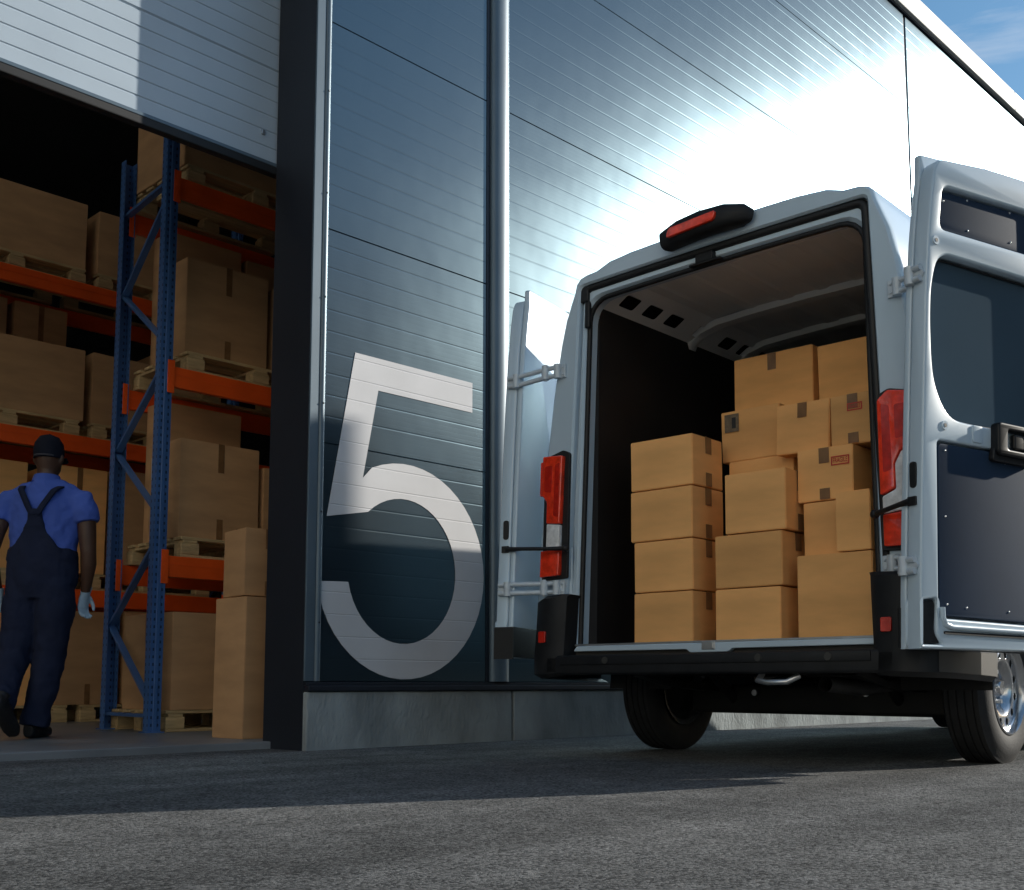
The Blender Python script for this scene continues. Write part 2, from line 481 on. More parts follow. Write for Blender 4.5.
def curve_mesh(loops, depth, bevel=0.0, res=2):
    """filled 2D loops (outer + holes) extruded symmetric about z=0 -> mesh"""
    cu = bpy.data.curves.new('tmp', 'CURVE'); cu.dimensions = '2D'; cu.fill_mode = 'BOTH'
    for lp in loops:
        sp = cu.splines.new('POLY'); sp.points.add(len(lp) - 1); sp.use_cyclic_u = True
        for i, p in enumerate(lp): sp.points[i].co = (p[0], p[1], 0, 1)
    cu.bevel_depth = bevel; cu.bevel_resolution = res; cu.offset = -bevel
    cu.extrude = max(depth / 2 - bevel, 0.0)
    o = bpy.data.objects.new('tmp', cu); COL.objects.link(o)
    dg = bpy.context.evaluated_depsgraph_get(); dg.update()
    me = bpy.data.meshes.new_from_object(o.evaluated_get(dg))
    bpy.data.objects.remove(o); bpy.data.curves.remove(cu)
    return me

def plate(name, loops, z0, z1, fmap, m, parent, bevel=0.0, smooth=None):
    """loops in (a,b); extruded between z0..z1; fmap(a,b,c) -> local coordinates"""
    me = curve_mesh(loops, z1 - z0, bevel)
    for q in me.vertices:
        q.co = Vector(fmap(q.co.x, q.co.y, q.co.z + (z0 + z1) / 2))
    t = bmesh.new(); t.from_mesh(me)
    bmesh.ops.remove_doubles(t, verts=t.verts[:], dist=1e-5)
    bmesh.ops.recalc_face_normals(t, faces=t.faces[:]); t.to_mesh(me); t.free()
    return link(name, me, m, parent, smooth)

def rnd_poly(pts, r, n=5):
    out = []
    k = len(pts)
    for i in range(k):
        p = Vector(pts[i][:2]); a = Vector(pts[i - 1][:2]); b = Vector(pts[(i + 1) % k][:2])
        rr = pts[i][2] if len(pts[i]) > 2 else r
        da = (a - p); db = (b - p)
        rr = min(rr, da.length * 0.49, db.length * 0.49)
        if rr < 1e-5: out.append(tuple(p)); continue
        A = p + da.normalized() * rr; B = p + db.normalized() * rr
        for j in range(n + 1):
            t = j / n
            q = A * (1 - t) ** 2 + p * 2 * t * (1 - t) + B * t * t
            out.append((q.x, q.y))
    return out

def text_mesh(s, size, depth=0.0006):
    cu = bpy.data.curves.new('tmp', 'FONT'); cu.body = s; cu.size = size; cu.align_x = 'CENTER'; cu.align_y = 'CENTER'; cu.extrude = depth
    o = bpy.data.objects.new('tmp', cu); COL.objects.link(o)
    dg = bpy.context.evaluated_depsgraph_get(); dg.update()
    me = bpy.data.meshes.new_from_object(o.evaluated_get(dg))
    bpy.data.objects.remove(o); bpy.data.curves.remove(cu)
    return me

def fuse(name, mb, voxel, m, parent, smooth_it=4, disp=0.0, dscale=0.12):
    """weld overlapping shells into one continuous surface"""
    me = mb.mesh('tmp'); o = bpy.data.objects.new('tmp', me); COL.objects.link(o)
    r = o.modifiers.new('r', 'REMESH'); r.mode = 'VOXEL'; r.voxel_size = voxel; r.adaptivity = 0
    sm = o.modifiers.new('s', 'SMOOTH'); sm.iterations = smooth_it; sm.factor = 0.5
    if disp > 0:
        tx = bpy.data.textures.new('folds', 'CLOUDS'); tx.noise_scale = dscale; tx.noise_depth = 2
        d = o.modifiers.new('d', 'DISPLACE'); d.texture = tx; d.strength = disp; d.mid_level = 0.5
    dg = bpy.context.evaluated_depsgraph_get(); dg.update()
    me2 = bpy.data.meshes.new_from_object(o.evaluated_get(dg))
    bpy.data.objects.remove(o)
    return link(name, me2, m, parent, smooth=70)

# ---------------------------------------------------------------- setting: ground
g = MB()
xs = [-300, -60, -12, -2, 0.5, 2, 3.5, 5, 7, 9, 12, 20, 60, 400]
ys = [-400, -80, -26, -12, -8, -6, -5, -4, -3, -2, -1, 0.30]
g.grid([[(x, y, 0) for x in xs] for y in ys])
tag(g.build('asphalt_yard', M['asphalt']), kind='structure')
b = MB(); b.box((-8, 0.30, -0.10), (24, 14, 0.04), 0.006, 2)
tag(b.build('warehouse_floor', M['floorc']), kind='structure')
b = MB(); b.grid([[(-300, 14.0, -0.02), (400, 14.0, -0.02)], [(-300, 400, -0.02), (400, 400, -0.02)]])
tag(b.build('ground_beyond', M['asphalt']), kind='structure')

# ---------------------------------------------------------------- warehouse building
WB = thing('warehouse_building', 'dark blue-grey ribbed metal warehouse wall with open roller doorway and big white 5', 'warehouse')
JX = 3.58          # right edge of the doorway
DX0 = -5.00        # left edge of the doorway
SEAMS = [0.372, 1.72, 2.98, 4.25, 5.49, 6.69, 7.76]

def wall_panel(x0, x1, z0, z1, thick=0.10):
    prof = [(thick, z0), (0.004, z0), (0.0, z0 + 0.003)]
    z = math.floor(z0 / 0.125) * 0.125 + 0.125
    while z < z1 - 0.03:
        if z > z0 + 0.03:
            prof += [(0.0, z - 0.007), (0.0004, z - 0.001), (0.0004, z + 0.001), (0.0, z + 0.007)]
        z += 0.125
    prof += [(0.0, z1 - 0.003), (0.004, z1), (thick, z1)]
    p = MB()
    p.grid([[(x, y, z) for y, z in prof] for x in (x0, x1)])
    for x in (x0, x1):
        p.bm.faces.new([p.v((x, y, z)) for y, z in prof])
    return p.build('wall_panel', M['panel'], WB)

for x0, x1 in ((3.688, 4.962), (5.166, 11.385), (11.445, 17.65), (17.71, 30.0), (30.05, 60.0)):
    for z0, z1 in zip(SEAMS[:-1], SEAMS[1:]):
        wall_panel(x0, x1, z0 + 0.0014, z1 - 0.0014)
for x0, x1, zs in ((-14.0, -9.5, SEAMS), (-9.46, DX0 - 0.02, SEAMS), (DX0 - 0.016, 3.684, [5.20, 5.49, 6.69, 7.76])):
    for z0, z1 in zip(zs[:-1], zs[1:]):
        wall_panel(x0, x1, z0 + 0.0014, z1 - 0.0014)
# backing behind the panel joints
b = MB(); b.box((JX + 0.02, 0.102, 0.05), (60, 0.16, 7.70)); b.box((-14, 0.102, 0.05), (DX0 - 0.02, 0.16, 7.70)); b.box((DX0 - 0.02, 0.102, 5.22), (JX + 0.02, 0.16, 7.70))
b.build('wall_backing', M['darktrim'], WB)
# corner trim beside the doorway: flat flange and a rounded bead
b = MB(); b.box((3.582, -0.012, 0.376), (3.644, 0.10, 5.19), 0.003)
b.build('corner_trim', M['trim'], WB)
b = MB(); b.tube([(3.665, -0.002, 0.376), (3.665, -0.002, 7.74)], 0.021, 12)
b.build('corner_bead', M['trim'], WB, 50)
# joint cover between the bays
b = MB()
pr = [(4.966, 0.09), (4.966, 0.03), (4.998, 0.03), (5.000, -0.012)]
for k in range(13):
    a = math.pi * k / 12
    pr.append((5.078 - 0.078 * math.cos(a), -0.012 - 0.040 * math.sin(a)))
pr += [(5.158, 0.03), (5.162, 0.09)]
b.grid([[(x, y, z) for x, y in pr] for z in (0.376, 7.74)])
b.build('joint_cover', M['trim'], WB, 40)
b = MB(); b.box((4.965, -0.004, 0.376), (4.990, 0.028, 7.74)); b.build('joint_strip', M['darktrim'], WB)
for xg in (11.415, 17.68):
    b = MB(); b.box((xg - 0.026, 0.012, 0.376), (xg + 0.026, 0.09, 7.74)); b.build('joint_strip', M['darktrim'], WB)
# rivets
rv = MB(); rv.ball((0, 0, 0), (0.007, 0.005, 0.007), 1); rv_me = rv.mesh('rivet')
z = 0.7
while z < 7.6:
    for x, y in ((3.665, -0.023), (4.978, -0.005), (5.150, -0.022)):
        link('rivet', rv_me, M['darktrim'], WB).location = (x, y, z)
    z += 0.62
# jamb, lintel
b = MB(); b.box((JX, 0.0, 0.0), (JX + 0.06, 0.378, 5.2)); b.box((JX + 0.06, 0.165, 0.0), (JX + 0.34, 0.374, 5.2)); b.build('door_jamb', M['jamb'], WB)
b = MB(); b.box((DX0 - 0.06, 0.0, 0.0), (DX0, 0.445, 5.2)); b.box((DX0 - 0.34, 0.165, 0.0), (DX0 - 0.06, 0.44, 5.2)); b.build('door_jamb', M['jamb'], WB)
b = MB(); b.box((DX0, 0.004, 5.14), (JX, 0.445, 5.198)); b.build('door_lintel', M['jamb'], WB)
# plinth and flashing
for x0, x1 in ((3.584, 5.172), (5.188, 11.40), (11.42, 17.7), (17.72, 60), (-14, -9.5), (-9.48, DX0 - 0.004)):
    b = MB(); b.box((x0, -0.035, -0.15), (x1, 0.098, 0.318), 0.010, 2); b.build('concrete_plinth', M['concrete'], WB)
for x0, x1 in ((3.584, 60.0), (-14.0, DX0 - 0.004)):
    b = MB(); b.box((x0, -0.052, 0.322), (x1, 0.10, 0.352), 0.004); b.box((x0, -0.026, 0.352), (x1, 0.10, 0.370), 0.003)
    b.build('base_flashing', M['darktrim'], WB)
# coping
b = MB(); b.box((-14, -0.02, 7.768), (60, 0.3, 7.79)); b.build('eaves_strip', M['darktrim'], WB)
for k in range(13):
    x0 = -14 + k * 5.7
    b = MB(); b.box((x0, -0.06, 7.795), (x0 + 5.69, 0.35, 8.06), 0.012, 2); b.build('coping', M['coping'], WB)
# sectional door hanging partly open
SDY = 0.400
prof = []
z = 3.455
k = 0
prof.append((0.04, z)); prof.append((0.0, z))
while z < 5.1:
    z2 = z + 0.10
    k += 1
    dp, wd = (0.010, 0.010) if k % 6 == 0 else (0.005, 0.007)
    prof += [(0.0, z2 - wd), (dp, z2 - 0.002), (dp, z2 + 0.002), (0.0, z2 + wd)]
    z = z2
prof += [(0.0, z + 0.05), (0.04, z + 0.05)]
b = MB(); b.grid([[(x, SDY + y, z) for y, z in prof] for x in (DX0 - 0.1, JX + 0.10)])
sd = b.build('sectional_door', M['sdoor'], WB)
b = MB(); b.box((DX0 - 0.1, SDY - 0.012, 3.397), (JX + 0.1, SDY + 0.045, 3.453), 0.006); b.build('door_seal', M['rubber'], sd)
b = MB(); b.box((DX0 - 0.1, SDY - 0.016, 3.443), (JX + 0.1, SDY - 0.002, 3.465), 0.003); b.build('door_rail', M['trim'], sd)
b = MB(); b.box((3.48, SDY - 0.012, 3.62), (3.505, SDY, 3.65), 0.004); b.build('door_bolt', M['steel'], sd)
# shell of the building
b = MB()
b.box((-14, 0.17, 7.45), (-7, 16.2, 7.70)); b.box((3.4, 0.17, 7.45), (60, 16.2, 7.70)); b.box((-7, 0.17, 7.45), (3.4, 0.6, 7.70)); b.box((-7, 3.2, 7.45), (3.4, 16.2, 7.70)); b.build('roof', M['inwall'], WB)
b = MB(); b.grid([[(-7, 0.6, 7.60), (3.4, 0.6, 7.60)], [(-7, 3.2, 7.60), (3.4, 3.2, 7.60)]])
b.build('fill_rooflight', M['fill_rooflight'], WB)  # added pane, out of view: diffused sun fills the interior
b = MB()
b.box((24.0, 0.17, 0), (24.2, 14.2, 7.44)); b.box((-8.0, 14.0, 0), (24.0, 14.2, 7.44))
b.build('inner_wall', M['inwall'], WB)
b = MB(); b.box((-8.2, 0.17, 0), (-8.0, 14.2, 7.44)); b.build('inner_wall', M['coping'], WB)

# the big 5, painted on: a 2 mm sheet on the panels
def five():
    top_l, top_r, top_z, bar_z = 3.899, 4.840, 2.287, 2.092
    cxo, czo, rxo, rzo = 4.297, 1.033, 0.648, 0.645
    cxi, czi, rxi, rzi = 4.283, 1.030, 0.418, 0.434
    pts = [(top_l, top_z), (top_r, top_z), (top_r, bar_z), (4.073, bar_z)]
    pts.append((3.967, 1.552))
    n = 40
    for i in range(n + 1):                         # outer bowl, clockwise from upper left
        a = R(114) - (R(114) + R(171)) * i / n
        pts.append((cxo + rxo * math.cos(a), czo + rzo * math.sin(a)))
    for i in range(n + 1):                         # inner bowl back
        a = R(-168) + (R(168) + R(131)) * i / n
        pts.append((cxi + rxi * math.cos(a), czi + rzi * math.sin(a)))
    pts.append((3.716, 1.302))
    return pts
plate('house_number', [five()], 0.0015, 0.0035, lambda a, b_, c: (a, -c, b_), M['five'], WB)

# ---------------------------------------------------------------- buildings outside the picture (they shade, bounce light and are reflected)
FB = thing('yard_hall', 'long dark hall facing the yard opposite the warehouse', 'building', (24, -24, 0))
b = MB(); b.box((-20, -10, 0), (60, 0, 13.5), 0.05); fb = b.build('wall', M['darktrim'], FB)
for k in range(12):
    b = MB(); b.box((-17 + k * 6.2, 0.0, 1.2), (-14 + k * 6.2, 0.06, 3.4)); b.build('window', M['glass'], FB)
CB = thing('bounce_building', 'unseen cream building added at the left end of the yard to bounce light', 'building', (-13, -16, 0))  # invented, never in view: sunlit facade bounces warm light onto the van rear
b = MB(); b.box((-12, -17, 0), (0, 13.5, 14.0), 0.05); b.build('wall', M['cream'], CB)
b = MB(); b.box((-12.2, -17.2, 14.0), (0.25, 13.7, 14.3), 0.03); b.build('roof', M['darktrim'], CB)
for k in range(3):
    b = MB(); b.box((0.0, -13 + k * 9, 0.9), (0.08, -10 + k * 9, 2.3)); b.build('window', M['glass'], CB)
PO = thing('shadow_mast', 'unseen square steel mast added ahead of the van to shade the edge of the 5', 'mast', (11.72, -3.78, 0))  # added out of view, sized to cast the shadow notch on the five
b = MB(); b.box((-0.12, -0.12, 0), (0.12, 0.12, 5.20), 0.01); b.build('pole', M['trim'], PO)
b = MB(); b.box((-0.3, -0.3, 0), (0.3, 0.3, 0.05), 0.01); b.build('base_plate', M['trim'], PO)
b = MB(); b.box((-0.20, -0.24, 4.9), (0.20, -0.12, 5.14), 0.02); b.build('mast_head', M['darktrim'], PO)

# ---------------------------------------------------------------- cardboard boxes
def rect(x0, z0, x1, z1): return [(x0, z0), (x1, z0), (x1, z1), (x0, z1)]

def box_thing(label, loc, rz, sx, sy, sz, group, m='cardboard', tape=(), sticker=None, rx=0.0, cat='box'):
    """origin at the centre of the base; local x across, y depth (front at -sy/2)"""
    t = thing('cardboard_box', label, cat, loc, rz, group)
    if rx: t.rotation_euler = (0, rx, rz)
    b = MB()
    tt = bmesh.new(); bmesh.ops.create_cube(tt, size=1.0)
    bmesh.ops.subdivide_edges(tt, edges=tt.edges[:], cuts=3, use_grid_fill=True)
    jit = [random.uniform(-1, 1) for _ in range(6)]
    for q in tt.verts:
        c = q.co
        def bul(a, b_): return (1 - (2 * a) ** 2) * (1 - (2 * b_) ** 2)
        x = c.x * sx; y = c.y * sy; z = (c.z + 0.5) * sz
        if abs(c.x) > 0.499: x += math.copysign(0.004 * (0.6 + 0.4 * jit[0]) * bul(c.y, c.z), c.x)
        if abs(c.y) > 0.499: y += math.copysign(0.005 * (0.6 + 0.4 * jit[1]) * bul(c.x, c.z), c.y)
        if c.z > 0.499: z += 0.004 * jit[2] * bul(c.x, c.y)
        x += 0.004 * jit[3] * c.z; y += 0.003 * jit[4] * c.x
        q.co = Vector((x, y, z))
    ed = [e for e in tt.edges if e.calc_face_angle(0) > R(60)]
    bmesh.ops.bevel(tt, geom=ed, offset=0.0035, segments=2, affect='EDGES')
    b.add(tt)
    body = b.build('carton', M[m], t, 50)
    e = 0.0058
    fy = -sy / 2 - e; rx_ = sx / 2 + e
    # flap seam on top, seen as a slit
    b = MB(); b.box((-sx / 2 + 0.006, -0.0015, sz + 0.001), (sx / 2 - 0.006, 0.0015, sz + 0.006)); b.build('flap_seam', M['tape'], t)
    for k in tape:
        b = MB()
        if k == 'front': b.box((-0.024, fy, sz * 0.70), (0.024, fy + 0.0012, sz - 0.002))
        elif k == 'frontb': b.box((-0.024, fy, 0.004), (0.024, fy + 0.0012, sz * 0.22))
        elif k == 'right': b.box((rx_ - 0.0012, -0.026, sz * 0.66), (rx_, 0.026, sz - 0.002))
        elif k == 'rightb': b.box((rx_ - 0.0012, -0.026, 0.004), (rx_, 0.026, sz * 0.28))
        elif k == 'left': b.box((-rx_, -0.026, sz * 0.7), (-rx_ + 0.0012, 0.026, sz - 0.002))
        elif k == 'frontfull': b.box((-0.026, fy, 0.004), (0.026, fy + 0.0012, sz - 0.002))
        b.build('tape', M['tape'], t)
    if sticker:
        kind, ax, az, ww, hh = sticker
        if kind == 'fragile':
            fr = plate('printed_mark', [rect(ax - ww / 2, az - hh / 2, ax + ww / 2, az + hh / 2), rect(ax - ww / 2 + 0.005, az - hh / 2 + 0.005, ax + ww / 2 - 0.005, az + hh / 2 - 0.005)], 0.0, 0.0012, lambda a, b_, c: (a, fy - c + 0.001, b_), M['redink'], t)
            me = text_mesh('FRAGILE', hh * 0.74)
            wdt = max(q.co.x for q in me.vertices) - min(q.co.x for q in me.vertices)
            sc = (ww - 0.018) / wdt
            for q in me.vertices: q.co = Vector((ax + q.co.x * sc, fy - q.co.z, az + q.co.y))
            link('lettering', me, M['redink'], fr)
        elif kind == 'label':
            lb = plate('label', [rect(ax - ww / 2, az - hh / 2, ax + ww / 2, az + hh / 2)], 0.0, 0.001, lambda a, b_, c: (a, fy - c + 0.001, b_), M['grey_label'], t)
            plate('label_print', [rect(ax + 0.002, az - hh * 0.3, ax + ww * 0.3, az + hh * 0.3)], 0.0, 0.0008, lambda a, b_, c: (a, fy - c - 0.0006, b_), M['blackink'], lb)
        elif kind == 'leftlabel':
            lb = plate('label', [rect(ax - ww / 2, az - hh / 2, ax + ww / 2, az + hh / 2)], 0.0, 0.001, lambda a, b_, c: (-rx_ - c + 0.001, a, b_), M['white_label'], t)
            plate('barcode', [rect(ax - ww * 0.4 + k * ww * 0.11, az + hh * 0.02, ax - ww * 0.4 + k * ww * 0.11 + ww * (0.03 + 0.03 * (k % 3)), az + hh * 0.36) for k in range(8)], 0.0, 0.0008, lambda a, b_, c: (-rx_ - c - 0.0006, a, b_), M['blackink'], lb)
    return t

# ---------------------------------------------------------------- pallets and racks
def make_pallet():
    t = thing('wooden_pallet', 'pallet', 'pallet')
    for i in range(5):
        b = MB(); y = -0.40 + 0.06 + i * 0.17
        b.box((-0.6, y - 0.055, 0.122), (0.6, y + 0.055, 0.144), 0.003, 1); b.build('top_board', M['pallet'], t)
    for y in (-0.35, 0.0, 0.35):
        b = MB(); b.box((-0.6, y - 0.05, 0.0), (0.6, y + 0.05, 0.021), 0.003, 1); b.build('bottom_board', M['pallet'], t)
        for x in (-0.53, 0.0, 0.53):
            b = MB(); b.box((x - 0.07, y - 0.05, 0.0215), (x + 0.07, y + 0.05, 0.0995), 0.004, 1); b.build('block', M['pallet'], t)
    for x in (-0.53, 0.0, 0.53):
        b = MB(); b.box((x - 0.055, -0.4, 0.100), (x + 0.055, 0.4, 0.1215), 0.003, 1); b.build('stringer_board', M['pallet'], t)
    return t
pal0 = make_pallet(); pal_used = [False]
def pallet(x, y, z, label, rz=0.0):
    if not pal_used[0]:
        t = pal0; pal_used[0] = True
    else:
        t = pal0.copy(); COL.objects.link(t)
        for ch in pal0.children:
            c = ch.copy(); COL.objects.link(c); c.parent = t
    t.location = (x, y, z); t.rotation_euler = (0, 0, rz)
    tag(t, label, 'pallet', 'wooden pallets in the warehouse')
    return t

FZ = 0.04
def rack_upright(root, x, y, ztop, face):
    """C-section post with punched flanges"""
    b = MB(lambda p: Vector(p))
    s = 0.045
    b.box((-s, -0.035, 0), (-s + 0.004, 0.035, ztop), 0); b.box((s - 0.004, -0.035, 0), (s, 0.035, ztop), 0)
    b.box((-s + 0.004, -0.035, 0), (s - 0.004, -0.031, ztop), 0)
    b.box((-0.014, -0.041, 0), (0.014, -0.035, ztop), 0.002, 1)
    o = b.build('upright', M['perf'], root)
    o.location = (x, y, FZ); o.rotation_euler = (0, 0, face)
    f = MB(); f.box((-0.065, -0.055, 0), (0.065, 0.055, 0.008), 0.002); fo = f.build('foot_plate', M['blue'], o)
    return o
def rack_beam(root, x0, x1, y, ztop, h=0.145):
    b = MB(); b.box((x0, y - 0.022, ztop - h), (x1, y + 0.022, ztop), 0.006, 2)
    b.box((x0 + 0.002, y - 0.0245, ztop - h * 0.42), (x1 - 0.002, y - 0.0215, ztop - h * 0.36))
    o = b.build('beam', M['orange'], root)
    for x, sg in ((x0, -1), (x1, 1)):
        c = MB(); c.box((min(x, x - sg * 0.006), y - 0.030, ztop - h - 0.045), (max(x, x - sg * 0.006), y + 0.026, ztop + 0.035))
        c.box((x - sg * 0.005, y - 0.036, ztop - h - 0.045), (x + sg * 0.042, y - 0.0305, ztop + 0.035), 0.002, 1)
        for q in range(3):
            zz = ztop - h + 0.01 + q * 0.06
            c.box((x + sg * 0.010, y - 0.039, zz), (x + sg * 0.026, y - 0.0365, zz + 0.02))
        c.build('beam_connector', M['orange'], o)
    return o
def brace(root, p, q, r=0.017):
    p = Vector(p); q = Vector(q)
    d = (q - p); ln = d.length
    b = MB(); rot = d.to_track_quat('Z', 'X').to_matrix().to_4x4(); rot.translation = p
    b.box((-0.012, -0.024, -0.02), (0.012, 0.024, ln + 0.02), 0.003, 1, mtx=rot)
    return b.build('brace', M['blue'], root)

RA = thing('pallet_rack', 'blue and orange pallet rack whose end frame stands open just inside the doorway', 'pallet rack', (0, 0, 0), 0, 'pallet racks in the warehouse')
AX0, AY0, AY1 = 3.665, 1.835, 2.62
AX1 = 6.45
for x in (AX0, AX1):
    rack_upright(RA, x, AY0, 4.28, 0)
    rack_upright(RA, x + (0.075 if x == AX0 else 0), AY1, 4.24, math.pi)
def ax(y): return AX0 + 0.075 * (y - AY0) / (AY1 - AY0)
def zb(y0, z0, y1, z1):
    brace(RA, (ax(y0), y0, z0), (ax(y1), y1, z1))
yf, yk = AY0 + 0.02, AY1 - 0.02
zb(yf, 3.86, yk, 3.86); zb(yf, 3.74, yk, 3.24); zb(yk, 3.22, yf, 2.72); zb(yf, 2.52, yk, 2.07)
zb(yk, 2.02, yf, 1.52); zb(yf, 1.32, yk, 0.80); zb(yk, 0.76, yf, 0.22); zb(yf, 0.15, yk, 0.15)
for zt in (1.225, 2.535, 3.895):
    rack_beam(RA, AX0 + 0.05, AX1 - 0.05, AY0 - 0.01, zt)
    rack_beam(RA, AX0 + 0.125, AX1 - 0.05, AY1 + 0.01, zt)

RB = thing('pallet_rack', 'second pallet rack of orange beams running behind the worker and the blue end frame', 'pallet rack', (0, 0, 0), 0, 'pallet racks in the warehouse')
BY0, BY1 = 4.24, 5.02
for x in (0.10, 2.88, 5.66, 8.44):
    rack_upright(RB, x, BY0, 4.9, 0); rack_upright(RB, x, BY1, 4.9, math.pi)
    for q in range(4):
        z0 = 0.3 + q * 1.1
        brace(RB, (x, BY0 + 0.02, z0), (x, BY1 - 0.02, z0 + 0.55)); brace(RB, (x, BY1 - 0.02, z0 + 0.55), (x, BY0 + 0.02, z0 + 1.1))
for x0, x1 in ((0.10, 2.88), (2.88, 5.66), (5.66, 8.44)):
    for zt in (1.165, 2.495, 3.855):
        rack_beam(RB, x0 + 0.05, x1 - 0.05, BY0 - 0.01, zt); rack_beam(RB, x0 + 0.05, x1 - 0.05, BY1 + 0.01, zt)

PB = 'cartons on the warehouse racks'
PA = PB
# rack A contents
yA = 2.24
pallet(4.40, yA, 3.897, 'pallet on the top orange beam of the open-ended rack, just under the half-raised door')
pallet(4.44, yA, 2.537, 'pallet on the middle beam of the open-ended rack beside the dark door jamb')
pallet(4.44, yA, 1.227, 'pallet on the lowest beam of the open-ended rack beside the dark door jamb')
pallet(4.37, yA, FZ, 'pallet on the floor inside the open-ended rack')
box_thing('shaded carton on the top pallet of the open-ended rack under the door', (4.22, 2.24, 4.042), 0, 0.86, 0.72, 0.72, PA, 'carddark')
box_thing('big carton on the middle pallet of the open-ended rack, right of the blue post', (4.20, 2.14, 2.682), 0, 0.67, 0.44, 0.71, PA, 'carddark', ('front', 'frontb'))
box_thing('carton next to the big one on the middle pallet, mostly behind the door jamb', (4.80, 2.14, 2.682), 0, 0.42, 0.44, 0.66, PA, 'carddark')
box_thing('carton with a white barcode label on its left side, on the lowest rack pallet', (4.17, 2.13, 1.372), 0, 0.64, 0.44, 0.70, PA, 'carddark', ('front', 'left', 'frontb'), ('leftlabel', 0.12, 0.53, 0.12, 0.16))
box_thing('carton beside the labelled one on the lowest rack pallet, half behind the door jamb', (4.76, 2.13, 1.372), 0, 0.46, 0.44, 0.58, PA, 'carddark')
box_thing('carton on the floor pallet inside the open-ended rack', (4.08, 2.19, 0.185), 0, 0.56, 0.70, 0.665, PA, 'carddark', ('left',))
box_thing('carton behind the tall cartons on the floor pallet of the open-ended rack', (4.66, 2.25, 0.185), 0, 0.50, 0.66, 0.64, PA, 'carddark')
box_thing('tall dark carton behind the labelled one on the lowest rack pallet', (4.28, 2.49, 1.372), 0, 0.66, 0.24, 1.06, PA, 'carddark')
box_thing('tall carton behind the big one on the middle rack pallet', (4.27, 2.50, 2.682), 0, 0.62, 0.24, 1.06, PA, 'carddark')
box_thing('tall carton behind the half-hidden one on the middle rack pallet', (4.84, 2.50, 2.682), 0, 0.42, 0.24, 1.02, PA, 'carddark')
# rack B contents
for i, x in enumerate((3.57, 4.88)):
    pallet(x, 4.66, 3.857, ('left' if i == 0 else 'right') + ' pallet on the high beam of the rack behind the worker')
    pallet(x, 4.66, 2.497, ('left' if i == 0 else 'right') + ' pallet on the beam level with the head of the worker')
    pallet(x, 4.66, 1.167, ('left' if i == 0 else 'right') + ' pallet on the beam hidden behind the back of the worker')
    pallet(x, 4.66, FZ, ('left' if i == 0 else 'right') + ' pallet on the floor under the rear rack')
    pallet(x - 2.75, 4.66, 2.497, ('further' if i == 0 else 'nearer') + ' pallet on the beam in the bay left of the worker')
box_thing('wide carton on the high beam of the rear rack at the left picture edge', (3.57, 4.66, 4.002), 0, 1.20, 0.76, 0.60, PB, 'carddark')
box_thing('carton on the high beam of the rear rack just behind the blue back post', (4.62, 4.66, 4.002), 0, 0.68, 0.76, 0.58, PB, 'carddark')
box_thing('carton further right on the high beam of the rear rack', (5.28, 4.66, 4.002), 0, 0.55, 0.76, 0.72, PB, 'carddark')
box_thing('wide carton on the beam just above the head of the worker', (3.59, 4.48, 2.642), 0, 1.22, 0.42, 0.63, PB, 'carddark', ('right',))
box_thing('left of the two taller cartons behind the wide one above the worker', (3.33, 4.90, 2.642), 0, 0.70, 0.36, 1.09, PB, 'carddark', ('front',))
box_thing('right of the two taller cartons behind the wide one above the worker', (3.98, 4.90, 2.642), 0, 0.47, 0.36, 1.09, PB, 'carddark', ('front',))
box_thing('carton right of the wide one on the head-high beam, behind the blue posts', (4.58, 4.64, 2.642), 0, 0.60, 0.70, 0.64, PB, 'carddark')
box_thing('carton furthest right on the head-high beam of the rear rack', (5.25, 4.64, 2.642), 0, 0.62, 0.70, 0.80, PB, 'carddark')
box_thing('carton left of the cap of the worker on the rear rack', (3.36, 4.62, 1.312), 0, 0.78, 0.68, 0.90, PB, 'cardboard', ('front',))
box_thing('carton right of the neck of the worker on the rear rack', (4.20, 4.62, 1.312), 0, 0.50, 0.68, 0.92, PB, 'cardboard', ('front',))
box_thing('carton behind the blue end frame on the rear rack', (4.84, 4.62, 1.312), 0, 0.62, 0.68, 0.95, PB, 'carddark')
box_thing('carton on the floor behind the legs of the worker', (3.58, 4.62, 0.185), 0, 0.74, 0.68, 0.76, PB, 'cardboard')
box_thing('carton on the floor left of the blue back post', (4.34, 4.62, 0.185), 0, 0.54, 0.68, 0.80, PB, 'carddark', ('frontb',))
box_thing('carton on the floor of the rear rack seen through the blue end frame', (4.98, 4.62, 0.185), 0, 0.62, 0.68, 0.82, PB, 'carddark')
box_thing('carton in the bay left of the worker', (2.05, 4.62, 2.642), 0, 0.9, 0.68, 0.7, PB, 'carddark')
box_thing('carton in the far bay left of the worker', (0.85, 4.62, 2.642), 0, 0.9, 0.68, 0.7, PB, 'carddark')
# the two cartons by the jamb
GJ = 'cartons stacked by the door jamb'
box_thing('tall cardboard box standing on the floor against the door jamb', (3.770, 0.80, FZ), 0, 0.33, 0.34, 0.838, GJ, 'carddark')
box_thing('smaller taped cardboard box on top of the tall one at the door jamb', (3.800, 0.82, FZ + 0.848), R(-7), 0.31, 0.30, 0.41, GJ, 'carddark', ('front', 'frontb'))

